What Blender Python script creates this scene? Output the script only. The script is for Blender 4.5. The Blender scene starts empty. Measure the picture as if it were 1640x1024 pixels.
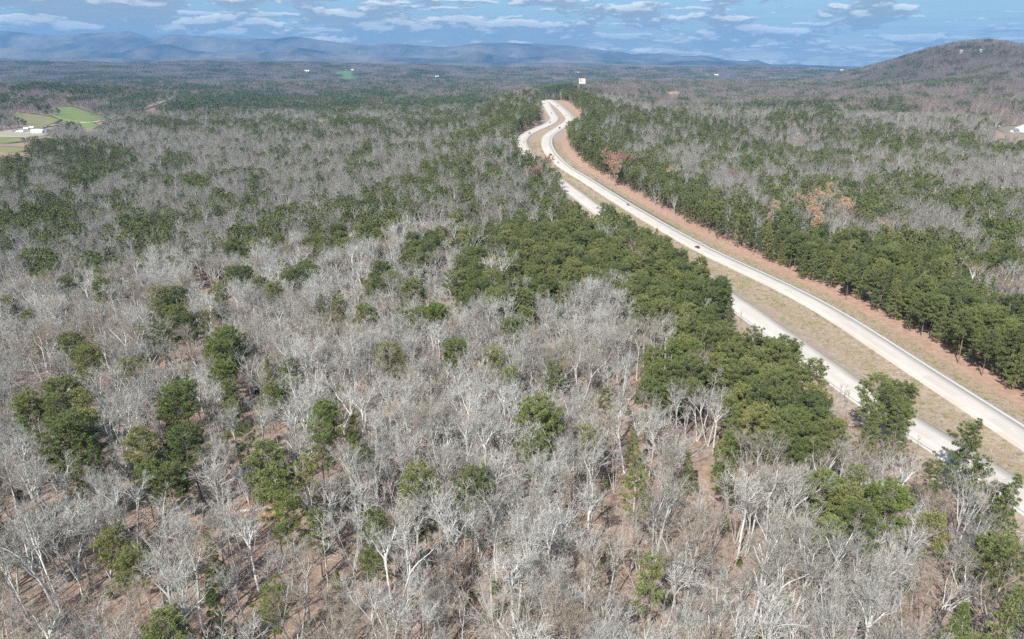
import bpy, math, random, time
import numpy as np
from mathutils import Vector, Matrix
T0 = time.time()
PI = math.pi
S = bpy.context.scene
C = S.collection
rad = math.radians

# ------------------------------------------------------------------ camera
F = 1108.0; CX = 820.0; CY = 512.0; HOR = 100.0; H = 120.0
PITCH = math.atan((CY - HOR) / F)
cam = bpy.data.cameras.new('camera'); co = bpy.data.objects.new('camera', cam); C.objects.link(co)
co.location = (0, 0, H); co.rotation_euler = (PI / 2 - PITCH, 0, 0)
cam.sensor_width = 36.0; cam.lens = 36.0 * F / 1640.0
cam.clip_start = 1.0; cam.clip_end = 80000.0
S.camera = co
# ------------------------------------------------------------------ world, sun, exposure
SUN_EL = 44.0; SUN_AZ = 180 + 27.0           # clockwise from the view direction
SKY_STRENGTH = 0.095; SUN_STRENGTH = 4.8; EXPOSURE = 0.66
S.view_settings.view_transform = 'Standard'; S.view_settings.look = 'None'
S.view_settings.exposure = EXPOSURE; S.view_settings.gamma = 1.0; S.view_settings.use_curve_mapping = False
S.render.engine = 'CYCLES'
S.cycles.max_bounces = 4; S.cycles.diffuse_bounces = 2; S.cycles.glossy_bounces = 1
S.cycles.transmission_bounces = 2; S.cycles.volume_bounces = 0; S.cycles.transparent_max_bounces = 4
S.cycles.use_adaptive_sampling = False
S.cycles.use_denoising = False
S.cycles.volume_step_rate = 1.0
S.render.use_persistent_data = False

def N(nt, typ, **kw):
    n = nt.nodes.new(typ)
    ins = kw.pop('ins', {})
    for k, v in kw.items(): setattr(n, k, v)
    for k, v in ins.items():
        s = n.inputs[k]
        if isinstance(v, bpy.types.NodeSocket): nt.links.new(v, s)
        else: s.default_value = v
    return n
def M_(nt, op, a, b=0.0, c=0.0, clamp=False):
    n = nt.nodes.new('ShaderNodeMath'); n.operation = op; n.use_clamp = clamp
    for i, v in enumerate((a, b, c)):
        if isinstance(v, bpy.types.NodeSocket): nt.links.new(v, n.inputs[i])
        else: n.inputs[i].default_value = v
    return n.outputs[0]
def MR(nt, v, a, b, c=0.0, d=1.0, smooth=False):
    n = nt.nodes.new('ShaderNodeMapRange'); n.interpolation_type = 'SMOOTHSTEP' if smooth else 'LINEAR'
    nt.links.new(v, n.inputs[0])
    for i, x in enumerate((a, b, c, d)): n.inputs[i + 1].default_value = x
    return n.outputs[0]
def MIX(nt, f, a, b):
    n = nt.nodes.new('ShaderNodeMix'); n.data_type = 'RGBA'
    for s, v in ((n.inputs[0], f), (n.inputs[6], a), (n.inputs[7], b)):
        if isinstance(v, bpy.types.NodeSocket): nt.links.new(v, s)
        elif isinstance(v, (tuple, list)): s.default_value = (v[0], v[1], v[2], 1)
        else: s.default_value = v
    return n.outputs[2]
def NOISE(nt, vec, scale, detail=4, rough=0.55, dim='3D'):
    n = nt.nodes.new('ShaderNodeTexNoise'); n.noise_dimensions = dim
    n.inputs['Scale'].default_value = scale; n.inputs['Detail'].default_value = detail
    n.inputs['Roughness'].default_value = rough
    if vec is not None: nt.links.new(vec, n.inputs['Vector'])
    return n.outputs[0]

W = bpy.data.worlds.new('World'); S.world = W; W.use_nodes = True
nt = W.node_tree; nt.nodes.clear()
sky = N(nt, 'ShaderNodeTexSky', sky_type='NISHITA', sun_disc=False)
sky.sun_elevation = rad(SUN_EL); sky.sun_rotation = rad(SUN_AZ)
sky.altitude = 300; sky.air_density = 1.0; sky.dust_density = 0.3; sky.ozone_density = 2.0
tc = N(nt, 'ShaderNodeTexCoord')
sep = N(nt, 'ShaderNodeSeparateXYZ', ins={0: tc.outputs['Generated']})
X, Y, Z = sep.outputs
el = M_(nt, 'MAXIMUM', Z, 0.0)
AZ = M_(nt, 'ARCTAN2', X, Y)
def cloud_at(lift, seed, sx, sv, det=7):
    v = N(nt, 'ShaderNodeCombineXYZ', ins={0: M_(nt, 'MULTIPLY', AZ, sx), 1: M_(nt, 'MULTIPLY', M_(nt, 'ADD', el, lift), sv), 2: seed})
    return NOISE(nt, v.outputs[0], 1.0, det, 0.55)
leftish = M_(nt, 'MULTIPLY', X, -0.17)
def layer(seed, sx, sv, cov, lift, flat_=0.03):
    a_ = cloud_at(0.0, seed, sx, sv); b_ = cloud_at(lift, seed, sx, sv)
    c_ = M_(nt, 'ADD', a_, cov)
    d_ = MR(nt, c_, 0.50, 0.545, 0, 1, True)
    l_ = MR(nt, M_(nt, 'SUBTRACT', a_, b_), 0.005, 0.10, 0, 1, True)
    e_ = MR(nt, c_, 0.53, 0.66, 0, 1, True)
    return d_, l_, e_
dA, lA, eA = layer(4.2, 12.5, 40.0, M_(nt, 'ADD', MR(nt, el, 0.03, 0.08, 0.075, 0.012), leftish), 0.006)
dB, lB, eB = layer(9.6, 17.0, 95.0, M_(nt, 'ADD', MR(nt, el, 0.02, 0.06, 0.13, -0.05), leftish), 0.003)
def shade(l_, e_): return MIX(nt, M_(nt, 'MULTIPLY', e_, 0.4), MIX(nt, l_, (2.6, 3.15, 3.6), (7.4, 7.6, 7.6)), (2.2, 2.65, 3.05))
# thin veil streaks low over the horizon
vv = N(nt, 'ShaderNodeCombineXYZ', ins={0: M_(nt, 'MULTIPLY', X, 7.0), 1: M_(nt, 'MULTIPLY', el, 210.0), 2: Y})
veil = MR(nt, NOISE(nt, vv.outputs[0], 1.0, 6, 0.62), 0.40, 0.70, 0, 0.75, True)
veil = M_(nt, 'MULTIPLY', veil, MR(nt, el, 0.03, 0.075, 1.0, 0.12))
clear = MIX(nt, MR(nt, el, 0.0, 0.10, 0.75, 0.6), sky.outputs[0], MIX(nt, MR(nt, el, 0.0, 0.06, 0.0, 1.0, True), (3.5, 4.3, 4.7), (1.35, 2.9, 4.1)))
skyc = MIX(nt, veil, clear, (3.1, 3.5, 4.3))
final = MIX(nt, M_(nt, 'MULTIPLY', dB, 0.75), skyc, shade(lB, eB))
final = MIX(nt, M_(nt, 'MULTIPLY', dA, 0.92), final, shade(lA, eA))
bg = N(nt, 'ShaderNodeBackground', ins={0: final, 1: SKY_STRENGTH})
wo = N(nt, 'ShaderNodeOutputWorld', ins={0: bg.outputs[0]})

sl = bpy.data.lights.new('sun', 'SUN'); so = bpy.data.objects.new('sun', sl); C.objects.link(so)
sl.energy = SUN_STRENGTH; sl.angle = rad(0.55); sl.color = (1.0, 0.965, 0.915)
sd = Vector((math.sin(rad(SUN_AZ)) * math.cos(rad(SUN_EL)), math.cos(rad(SUN_AZ)) * math.cos(rad(SUN_EL)), math.sin(rad(SUN_EL))))
so.rotation_euler = sd.to_track_quat('Z', 'Y').to_euler(); so.location = (0, -50, 300)

# ------------------------------------------------------------------ numeric helpers
def smooth(x, a, b):
    t = np.clip((np.asarray(x, float) - a) / (b - a), 0, 1); return t * t * (3 - 2 * t)
def vnoise(x, y, seed=0):
    x = np.asarray(x, float); y = np.asarray(y, float)
    xi = np.floor(x).astype(np.int64); yi = np.floor(y).astype(np.int64)
    fx = x - xi; fy = y - yi; fx = fx * fx * (3 - 2 * fx); fy = fy * fy * (3 - 2 * fy)
    def hsh(a, b):
        n = (a * 374761393 + b * 668265263 + seed * 974634777) & 0xffffffff
        n = ((n ^ (n >> 13)) * 1274126177) & 0xffffffff
        n = ((n ^ (n >> 16)) * 2246822519) & 0xffffffff
        return ((n >> 8) & 0xffff) / 65535.0
    a = hsh(xi, yi); b = hsh(xi + 1, yi); c = hsh(xi, yi + 1); d = hsh(xi + 1, yi + 1)
    return (a + (b - a) * fx) * (1 - fy) + (c + (d - c) * fx) * fy
def fbm(x, y, wl, seed=0, octv=3):
    s = 0; a = 1; t = 0
    for i in range(octv):
        s = s + a * (vnoise(x / wl + 17.3 * i + 5, y / wl - 9.1 * i + 3, seed + i) - 0.5) * 2; t += a; a *= 0.5; wl /= 2.1
    return s / t
cp, sp = math.cos(PITCH), math.sin(PITCH)
def project(x, y, z):
    dz = z - H
    dep = y * cp - dz * sp; up = y * sp + dz * cp
    dep = np.where(dep < 1, 1, dep)
    return CX + F * x / dep, CY - F * up / dep, dep
def pix_dir(px, py):
    r = (px - CX) / F; u = -(py - CY) / F
    d = np.array([r, cp + u * sp, -sp + u * cp]); return d
def flat(px, py, z=0.0):
    d = pix_dir(px, py); t = (H - z) / -d[2]; return d[0] * t, d[1] * t

# ------------------------------------------------------------------ the two carriageways
def zroad(D):   # road height against the flat-plane distance of the pixel it is seen at
    return float(26 * smooth(D, 560, 1150) + 10 * smooth(D, 1150, 1700) + 14 * smooth(D, 1700, 2500))
PL = [(1700, 838), (1640, 795), (1470, 688), (1400, 645), (1230, 522), (1090, 425), (960, 338), (920, 308), (870, 270), (842, 243), (836, 232), (837, 222), (846, 213.5), (864, 205.2), (882, 197.2), (888.5, 190), (884, 182), (877.5, 171.6), (872.5, 162)]
PR = [(1700, 740), (1640, 700), (1500, 610), (1300, 483), (1120, 396), (1000, 327), (945, 292), (917.7, 275.7), (900, 264), (883, 246.4), (877, 236), (875.5, 227), (880, 216), (900, 202.5), (912, 193), (909, 184.5), (896, 171.6), (884.5, 163), (880, 160.4)]
def road_world(P):
    out = []
    for (a, b) in P:
        D = flat(a, b)[1]; z = zroad(D); X_, Y_ = flat(a, b, z); out.append((X_, Y_, z))
    a = np.array(out)
    d0 = a[0] - a[1]; d0 /= np.linalg.norm(d0); d0[2] = 0
    a = np.vstack([a[0] + d0 * 160, a])                       # runs on behind the camera
    d1 = np.array([0.02, 1.0, 0.0])
    e1 = a[-1] + np.array([d1[0] * 40, d1[1] * 40, -1.5]); e2 = e1 + np.array([d1[0] * 160, d1[1] * 160, -22])
    a = np.vstack([a, e1, e2])
    # centripetal-ish Catmull-Rom
    pts = [a[0] * 2 - a[1]] + list(a) + [a[-1] * 2 - a[-2]]
    res = []
    for i in range(1, len(pts) - 2):
        p0, p1, p2, p3 = pts[i - 1:i + 3]
        n = max(2, int(np.linalg.norm(p2 - p1) / 5))
        L1 = np.linalg.norm(p2 - p1)
        m1 = (p2 - p0) / np.linalg.norm(p2 - p0) * L1; m2 = (p3 - p1) / np.linalg.norm(p3 - p1) * L1
        for k in range(n):
            t = k / n
            res.append((2 * t**3 - 3 * t**2 + 1) * p1 + (t**3 - 2 * t**2 + t) * m1 + (-2 * t**3 + 3 * t**2) * p2 + (t**3 - t**2) * m2)
    res.append(pts[-2])
    r = np.array(res)
    # resample to 6 m and smooth
    s = np.r_[0, np.cumsum(np.linalg.norm(np.diff(r[:, :2], axis=0), axis=1))]
    u = np.arange(0, s[-1], 6.0)
    r = np.stack([np.interp(u, s, r[:, k]) for k in range(3)], 1)
    for _ in range(8): r[1:-1] = (r[:-2] + 2 * r[1:-1] + r[2:]) / 4
    return r
RL = road_world(PL); RR = road_world(PR)
def tang(r):
    t = np.gradient(r[:, :2], axis=0); return t / np.linalg.norm(t, axis=1)[:, None]
TL_, TR_ = tang(RL), tang(RR)
def road_dist(x, y, r, t):
    """distance, signed offset (+ = right-hand side looking away), road height"""
    x = np.asarray(x, float).ravel(); y = np.asarray(y, float).ravel()
    d = np.full(x.shape, 1e9); sg = np.zeros(x.shape); z = np.zeros(x.shape)
    near = (y > -400) & (y < r[:, 1].max() + 600) & (np.abs(x) < 900)
    idx = np.where(near)[0]
    for c in range(0, len(idx), 20000):
        ii = idx[c:c + 20000]
        D2 = (x[ii, None] - r[None, :, 0])**2 + (y[ii, None] - r[None, :, 1])**2
        k = D2.argmin(1); dx = x[ii] - r[k, 0]; dy = y[ii] - r[k, 1]
        off = dx * t[k, 1] - dy * t[k, 0]
        d[ii] = np.sqrt(D2[np.arange(len(ii)), k]); 
        end = (k == 0) | (k == len(r) - 1)
        d[ii] = np.where(end, d[ii], np.minimum(d[ii], np.abs(off) + 0.0) if False else np.abs(off))
        sg[ii] = off; z[ii] = r[k, 2]
    return d, sg, z
WL, WR = 14.6, 13.8      # pavement widths

# ------------------------------------------------------------------ terrain height
def gauss(x, y, cx, cy, sx, sy, rot, amp):
    c, s = math.cos(rad(rot)), math.sin(rad(rot)); dx, dy = x - cx, y - cy
    u = (dx * c + dy * s) / sx; v = (-dx * s + dy * c) / sy
    return amp * np.exp(-0.5 * (u * u + v * v))
HILLS = [
    # (px, distance, half width across, half depth, rot, height)
    (1540, 3300, 290, 650, 0, 146), (1478, 3250, 210, 500, 0, 54), (1385, 3900, 300, 420, 0, 14), (1180, 1250, 330, 90, -20, 16), (1400, 1750, 400, 120, -8, 20), (1520, 1150, 300, 110, -10, 12), (560, 1200, 350, 90, 8, 11),
    (1600, 2150, 300, 260, 12, 48), (1440, 2500, 260, 300, 0, 26), (1290, 5200, 400, 500, 0, 4),
    (30, 2300, 420, 260, -8, 44), (250, 3300, 700, 300, 5, 30), (560, 4200, 900, 350, 0, 34), (100, 6500, 2200, 900, 0, 95),
    (700, 6800, 1600, 700, 0, 60), (960, 2450, 190, 260, 0, 30), (1100, 3400, 500, 280, 0, 26), (1180, 7500, 1200, 600, 0, 40),
    (905, 2130, 120, 150, 0, 26), (800, 1500, 90, 130, 0, 14), (960, 1300, 90, 160, 0, 16),
]
def natural(x, y):
    r = np.hypot(x, y)
    h = 4.0 * fbm(x, y, 150, 11, 3) * smooth(r, 60, 250)
    h = h + 13 * fbm(x, y, 480, 23, 3) * smooth(r, 350, 1200)
    h = h + 36 * fbm(x, y, 1300, 31, 4) * smooth(r, 1400, 3800)
    h = h + 30 * fbm(x, y, 4200, 47, 3) * smooth(r, 3500, 8000)
    for (px, d, sx, sy, rot, amp) in HILLS:
        X0 = (px - CX) / F * d; h = h + gauss(x, y, X0, d, sx, sy, rot, amp)
    # spurs and hollows on the big hill
    bh = gauss(x, y, (1552 - CX) / F * 3300, 3300, 700, 900, 0, 1)
    h = h + bh * 22 * fbm(x, y, 420, 71, 3)
    h = h - 14 * smooth(-x / (r + 1), 0.1, 0.5) * smooth(r, 200, 700) * (1 - smooth(r, 1100, 1900))   # the valley on the left
    h = h + 16 * smooth(-x / (r + 1), 0.0, 0.5) * smooth(r, 3500, 9000)
    return h
def terrain_full(x, y):
    sh = np.shape(x); x = np.asarray(x, float).ravel(); y = np.asarray(y, float).ravel()
    n = natural(x, y)
    dl, sgl, zl = road_dist(x, y, RL, TL_); dr, sgr, zr = road_dist(x, y, RR, TR_)
    med = (sgl > 0) & (sgr < 0) & (dl < 120)
    d = np.where(med, 0, np.minimum(dl, dr)); zz = np.where(dl < dr, zl, zr)
    zm = (zl * dr + zr * dl) / (dl + dr + 1e-6)
    base = np.where(med, zm, zz)
    dip = np.where(med, -1.1 * smooth(np.minimum(dl, dr), 7, 13), -0.8 * smooth(d, 8, 14) * (1 - smooth(d, 16, 40)))
    w = 1 - smooth(d, 22, 150)
    h = (base - 0.35 + dip) * w + n * (1 - w)
    # gentle shoulder of higher ground beside the far road
    h = h + w * (1 - w) * 4 * 6 * smooth(y, 800, 1500)
    far = (x * x + y * y) > 0
    return h.reshape(sh), dl.reshape(sh), sgl.reshape(sh), dr.reshape(sh), sgr.reshape(sh)
def terrain(x, y): return terrain_full(x, y)[0]
def march(px, py, off=0.0, rmax=13000):
    """world point under a pixel, on the ground raised by off"""
    px = np.atleast_1d(np.asarray(px, float)); py = np.atleast_1d(np.asarray(py, float))
    d = pix_dir(px, py); d = d if d.ndim == 2 else d[:, None]
    hor = np.hypot(d[0], d[1]); t = np.full(px.shape, 60.0); done = np.zeros(px.shape, bool); tp = t.copy()
    while t.min() < rmax and not done.all():
        z = H + d[2] / hor * t
        g = terrain(d[0] / hor * t, d[1] / hor * t) + off
        hit = (z <= g) & ~done; done |= hit
        stp = np.maximum(4.0, t * 0.012)
        tp = np.where(done, tp, t); t = np.where(done, t, t + stp)
    a, b = tp.copy(), t.copy()
    for _ in range(8):
        m = (a + b) / 2; z = H + d[2] / hor * m
        g = terrain(d[0] / hor * m, d[1] / hor * m) + off
        below = z <= g; b = np.where(below, m, b); a = np.where(below, a, m)
    X_, Y_ = d[0] / hor * b, d[1] / hor * b
    return X_, Y_, terrain(X_, Y_)

# ------------------------------------------------------------------ picking out places seen in the photograph
FIELDS = {
 'meadow_green': [(84, 176), (100, 171), (116, 171), (150, 182), (176, 191), (172, 194), (140, 197), (118, 196), (96, 192), (84, 186)],
 'meadow_olive': [(18, 186), (30, 181), (60, 184), (84, 188), (100, 193), (86, 201), (64, 208), (50, 205), (30, 196)],
 'meadow_small': [(128, 200), (150, 197), (160, 203), (150, 208), (134, 207)],
 'meadow_near': [(-40, 236), (0, 236), (30, 237), (52, 239), (40, 244), (0, 247), (-40, 246)],
 'meadow_house': [(-40, 222), (0, 221), (38, 222), (40, 228), (10, 231), (-40, 230)],
 'meadow_far': [(538, 116), (560, 113), (572, 117), (577, 126), (556, 129), (542, 124)],
 'bare_earth': [(1066, 148.5), (1078, 146.5), (1093, 149), (1088, 151.5), (1072, 151)],
 'farmyard': [(-40, 212), (0, 212), (28, 207), (60, 205), (84, 210), (78, 218), (40, 222), (0, 220), (-40, 221)],
 'clearing_strip': [(226, 175), (244, 168), (264, 161.5), (288, 151), (291, 152), (270, 163), (248, 171), (230, 177)],
 'building_lot': [(1590, 205), (1612, 203), (1660, 200), (1690, 222), (1640, 220), (1606, 213)],
}
FIELD_W = {}
def inpoly(px, py, poly):
    px = np.asarray(px); py = np.asarray(py); c = np.zeros(px.shape, bool); n = len(poly)
    for i in range(n):
        x1, y1 = poly[i]; x2, y2 = poly[(i + 1) % n]
        if y1 == y2: continue
        k = ((y1 > py) != (y2 > py)) & (px < (x2 - x1) * (py - y1) / (y2 - y1) + x1); c ^= k
    return c
# evergreen patches: (x, y, half width, half height) of crowns in the photograph
PINES = [(28,270,32,35),(110,240,95,16),(190,262,30,22),(134,282,42,25),(75,355,55,45),(8,370,12,38),(292,261,18,14),(264,282,10,20),(216,290,12,10),(311,298,20,12),
(415,298,18,20),(402,333,16,20),(350,333,30,16),(196,333,24,14),(156,336,14,12),(223,375,22,25),(265,370,20,33),(304,352,22,14),(387,382,20,22),(406,404,8,16),(435,372,20,20),
(66,430,26,22),(114,423,12,12),(109,456,13,17),(158,424,30,10),(167,452,17,26),(220,420,18,10),(42,504,14,20),(10,490,12,16),(124,545,20,15),(273,490,30,32),(300,523,46,18),
(243,545,26,20),(362,452,26,24),(350,490,12,24),(362,550,20,14),(432,465,20,10),(462,352,14,14),(503,382,22,20),(566,277,10,10),(580,250,8,12),(492,242,10,6),(456,264,8,8),
(607,345,32,44),(563,335,12,14),(550,372,10,18),(692,278,14,24),(735,270,25,24),(659,290,7,9),(700,318,30,14),(655,340,13,18),(753,320,20,24),(794,278,14,20),(840,262,25,18),
(705,388,12,14),(733,358,10,10),(669,415,22,20),(598,448,25,24),(659,455,15,17),(760,400,28,36),(760,456,30,28),(721,461,16,13),(832,380,22,22),(878,390,25,70),(838,418,26,22),
(836,466,36,24),(842,505,14,20),(465,445,22,16),(500,430,12,12),(530,495,24,14),(590,512,16,12),(670,510,40,10),(731,568,20,20),
(148,583,24,24),(48,668,22,40),(120,640,36,42),(105,720,30,40),(150,700,32,50),(285,640,22,36),(358,585,20,33),(372,650,20,40),(395,705,13,26),(250,738,38,42),(310,710,32,26),
(172,878,12,22),(213,908,16,16),(338,890,20,22),(348,985,30,42),(436,633,10,16),(463,628,9,9),(538,700,45,46),(590,742,14,12),(445,770,36,40),(465,830,34,26),(505,848,14,12),
(663,770,32,26),(690,810,10,14),(595,850,26,44),(598,900,20,18),(425,960,32,45),(815,605,26,28),(857,690,32,44),(893,612,26,16),(970,637,15,15),
(1075,600,48,50),(1015,805,34,32),(1165,720,20,26),(1165,768,12,12),(1105,732,8,18),(1210,630,60,75),(1275,630,45,45),(1298,700,34,26),(1418,655,46,38),(1345,825,46,60),(1350,788,40,25),
(1412,812,36,28),(1330,875,28,45),(1495,780,22,36),(1500,840,24,36),(1545,712,28,24),(1567,758,20,22),(1595,810,34,32),(1525,985,45,38),(1605,905,40,60),(1610,985,40,40),
(900,330,32,28),(935,350,45,35),(1000,372,30,25),(960,420,60,38),(1060,430,50,40),(1120,450,45,32),(1095,492,50,26),(1140,520,48,38),(1180,570,45,42),(1230,585,46,45),(1030,500,20,30),
(900,440,30,25),(905,480,14,18),
(815,185,38,28),(825,215,24,16),(860,180,14,22),(775,215,20,16),(745,225,26,12),
(930,165,28,18),(935,205,30,36),(970,235,32,26),(1000,225,24,18),(905,150,30,10),(1040,280,36,32),(1070,300,16,22),(1115,320,26,38),(1150,340,20,34),(1185,355,24,34),(1125,345,26,20),
(1240,375,34,46),(1260,400,30,34),(1305,410,34,46),(1350,440,44,44),(1400,460,52,46),(1450,490,50,50),(1500,520,50,50),(1550,550,50,46),(1590,570,46,48),(1630,580,40,50),
(1470,440,60,34),(1540,480,46,34),(1240,310,30,20),(1280,310,34,24),(1330,300,40,14),(1380,320,40,18),(1410,335,40,18),(1450,300,50,22),(1560,330,70,26),(1600,380,50,22),(1500,400,40,26),
(1440,390,30,24),(1380,395,30,20),(1620,420,24,22),(1560,420,34,18),(1100,220,50,18),(1060,190,55,14),(1160,215,35,16),(1200,240,60,14),(1260,255,70,14),(1330,262,60,14),(1150,250,20,14),
(1130,270,16,12),(1200,270,14,10),(1290,182,55,12),(1350,178,30,9),(1425,172,30,12),(1380,215,70,16),(1420,235,50,14),(1470,225,40,14),(1530,225,50,12),(1600,240,50,12),(1500,255,40,10),
(1010,190,30,14),(1050,250,20,14),(985,180,24,12),
(560,195,46,7),(640,170,60,7),(650,182,14,6),(690,178,20,6),(740,165,60,8),(520,175,40,9),(420,160,60,9),(330,165,50,8),(270,175,30,8),(290,200,35,7),(360,200,22,9),(400,207,22,8),(480,205,28,9),
(440,195,24,8),(240,155,30,6),(560,165,30,6),(610,150,40,5),(590,245,10,10),(610,210,14,6),(450,240,10,8),(770,180,30,10),(715,235,8,10)]
LEFT_BELT_P = [(846, 262), (905, 296), (960, 330), (1040, 372), (1075, 405), (1120, 450), (1050, 440), (960, 462), (880, 470), (800, 500), (740, 490), (735, 420), (810, 370), (850, 340), (845, 300)]
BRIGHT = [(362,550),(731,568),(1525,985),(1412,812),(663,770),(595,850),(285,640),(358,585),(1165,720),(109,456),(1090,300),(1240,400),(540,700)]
PN = np.array(PINES, float)
def pine_prob(px, py, x, y):
    px = px.ravel(); py = py.ravel()
    q = np.zeros(px.shape)
    far_ = np.where(py < 430, 1.0, 0.35)
    px = px + far_ * (16 * fbm(x, y, 45, 61, 2) + 8 * fbm(x, y, 15, 63, 1)); py = py + far_ * (7 * fbm(x, y, 45, 62, 2) + 4 * fbm(x, y, 15, 64, 1))
    for (a, b, c, d) in PINES:
        if b > 430: continue
        v = ((px - a) / c)**2 + ((py - b) / d)**2
        q = np.maximum(q, 1 - smooth(v, 0.7, 1.5))
    r = np.hypot(x, y)
    nz = fbm(x, y, 160, 5, 3) * 0.6 + fbm(x, y, 60, 9, 2) * 0.3 + fbm(x, y, 700, 13, 2) * 0.5
    free = smooth(nz, 0.18, 0.42)
    wfar = smooth(-py, -235, -190)
    inframe = (px > -30) & (px < 1670) & (py < 1060)
    g = np.maximum(q, free * np.where(inframe, wfar * 0.9, 0.7))
    cl = smooth(fbm(x, y, 38, 77, 2), 0.05, 0.45)
    sprinkle = 0.02 + (0.08 + 0.55 * cl) * smooth(-py, -470, -330) * (1 - 0.5 * smooth(-py, -250, -150))
    rt = smooth(px, 900, 1000) * smooth(-py, -340, -300)
    if len(x): g = np.maximum(g, np.where(inpoly(px, py, LEFT_BELT_P) & (np.hypot(x, y) > 400), 0.72, 0))
    return np.maximum(g * (0.86 - 0.12 * rt), sprinkle * (1 - 0.4 * rt))

# parts of the road that stay in sight: pixel samples and half widths
def vis_samples():
    out = []
    for r, wd, who in ((RL, WL, 'L'), (RR, WR, 'R')):
        px, py, dep = project(r[:, 0], r[:, 1], r[:, 2])
        for a, b, d in zip(px, py, dep):
            if py.size and not (-20 < a < 1700 and 150 < b < 900): continue
            if who == 'L':
                ok = (a > 1175 and b > 470) or (904 < a < 952 and 296 < b < 334) or (b < 237) 
                if b < 237: ok = True
            else:
                ok = not (889 < a < 925 and 186 < b < 204.5)
            if ok: out.append((a, b, wd / 2 * F / d * 0.7, d))
    return np.array(out)
VS = vis_samples()
def blocks_view(x, y, z, ht, rr, dist):
    """does a tree hide a stretch of road, a field or a building that is in sight?"""
    bad = np.zeros(x.shape, bool)
    for f in (0.1, 0.35, 0.6, 0.85, 1.0):
        px, py, dep = project(x, y, z + ht * f)
        cr = rr * F / dep * (0.75 if f > 0.4 else 0.2)
        sel = np.where((px > 780) & (px < 1700) & (py > 150) & (py < 860))[0]
        for c in range(0, len(sel), 8000):
            ii = sel[c:c + 8000]
            dd = np.hypot(px[ii, None] - VS[None, :, 0], (py[ii, None] - VS[None, :, 1]))
            m = (dd < (cr[ii, None] * 0.5 + VS[None, :, 2])) & (dep[ii, None] < VS[None, :, 3] + 10)
            bad[ii] |= m.any(1)
        for nme, poly in FIELDS.items():
            if nme in FIELD_W: pass
            fx = [p[0] for p in poly]; fy = [p[1] for p in poly]
            s2 = (px > min(fx) - 5) & (px < max(fx) + 5) & (py > min(fy) - 3) & (py < max(fy) + 3)
            if s2.any():
                k = np.where(s2)[0]; bad[k] |= inpoly(px[k], py[k], poly)
    return bad

# ------------------------------------------------------------------ object helpers
def tag(o, label=None, cat=None, group=None, kind=None):
    if label: o['label'] = label
    if cat: o['category'] = cat
    if group: o['group'] = group
    if kind: o['kind'] = kind
    return o
def mesh_np(name, verts, faces, mat=None, smooth_=False):
    """faces: list of arrays (n,3) or (n,4)"""
    me = bpy.data.meshes.new(name)
    v = np.asarray(verts, np.float32)
    fl = [np.asarray(f, np.int32) for f in (faces if isinstance(faces, list) else [faces]) if len(f)]
    loops = np.concatenate([f.ravel() for f in fl]); tot = np.concatenate([np.full(len(f), f.shape[1], np.int32) for f in fl])
    me.vertices.add(len(v)); me.vertices.foreach_set('co', v.ravel())
    me.loops.add(len(loops)); me.loops.foreach_set('vertex_index', loops)
    me.polygons.add(len(tot)); st = np.r_[0, np.cumsum(tot)[:-1]].astype(np.int32)
    me.polygons.foreach_set('loop_start', st); me.polygons.foreach_set('loop_total', tot)
    if smooth_: me.polygons.foreach_set('use_smooth', np.ones(len(tot), bool))
    me.update(calc_edges=True)
    if mat: me.materials.append(mat)
    return me
def link(name, me, parent=None, loc=None):
    o = bpy.data.objects.new(name, me); C.objects.link(o)
    if parent: o.parent = parent
    if loc is not None: o.location = loc
    return o
def empty(name, loc, rz=0, sc=1.0):
    o = bpy.data.objects.new(name, None); C.objects.link(o); o.location = loc; o.rotation_euler = (0, 0, rz); o.scale = (sc, sc, sc)
    o.empty_display_size = 0.5; return o
class MB:
    def __init__(s): s.v = []; s.f = []
    def box(s, x0, x1, y0, y1, z0, z1, taper=(0, 0)):
        n = len(s.v); tx, ty = taper
        s.v += [(x0, y0, z0), (x1, y0, z0), (x1, y1, z0), (x0, y1, z0), (x0 + tx, y0 + ty, z1), (x1 - tx, y0 + ty, z1), (x1 - tx, y1 - ty, z1), (x0 + tx, y1 - ty, z1)]
        s.f += [tuple(n + i for i in q) for q in ((0, 3, 2, 1), (4, 5, 6, 7), (0, 1, 5, 4), (1, 2, 6, 5), (2, 3, 7, 6), (3, 0, 4, 7))]; return s
    def poly(s, pts):
        n = len(s.v); s.v += list(pts); s.f.append(tuple(range(n, n + len(pts)))); return s
    def prism(s, prof, x0, x1):
        """profile of (y,z) pushed along x"""
        n = len(s.v); k = len(prof)
        s.v += [(x0, a, b) for a, b in prof] + [(x1, a, b) for a, b in prof]
        s.f.append(tuple(n + i for i in range(k))[::-1]); s.f.append(tuple(n + k + i for i in range(k)))
        for i in range(k): j = (i + 1) % k; s.f.append((n + i, n + j, n + k + j, n + k + i))
        return s
    def cyl(s, c, ax, r, L, seg=12):
        n = len(s.v)
        for e in (-L / 2, L / 2):
            for i in range(seg):
                a = 2 * PI * i / seg; p = [0, 0, 0]; p[ax] = e; p[(ax + 1) % 3] = r * math.cos(a); p[(ax + 2) % 3] = r * math.sin(a)
                s.v.append((c[0] + p[0], c[1] + p[1], c[2] + p[2]))
        s.f.append(tuple(range(n, n + seg))[::-1]); s.f.append(tuple(range(n + seg, n + 2 * seg)))
        for i in range(seg): j = (i + 1) % seg; s.f.append((n + i, n + j, n + seg + j, n + seg + i))
        return s
    def build(s, name, mat, parent=None, loc=None):
        me = bpy.data.meshes.new(name); me.from_pydata(s.v, [], s.f); me.update(); me.materials.append(mat)
        return link(name, me, parent, loc)

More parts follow.
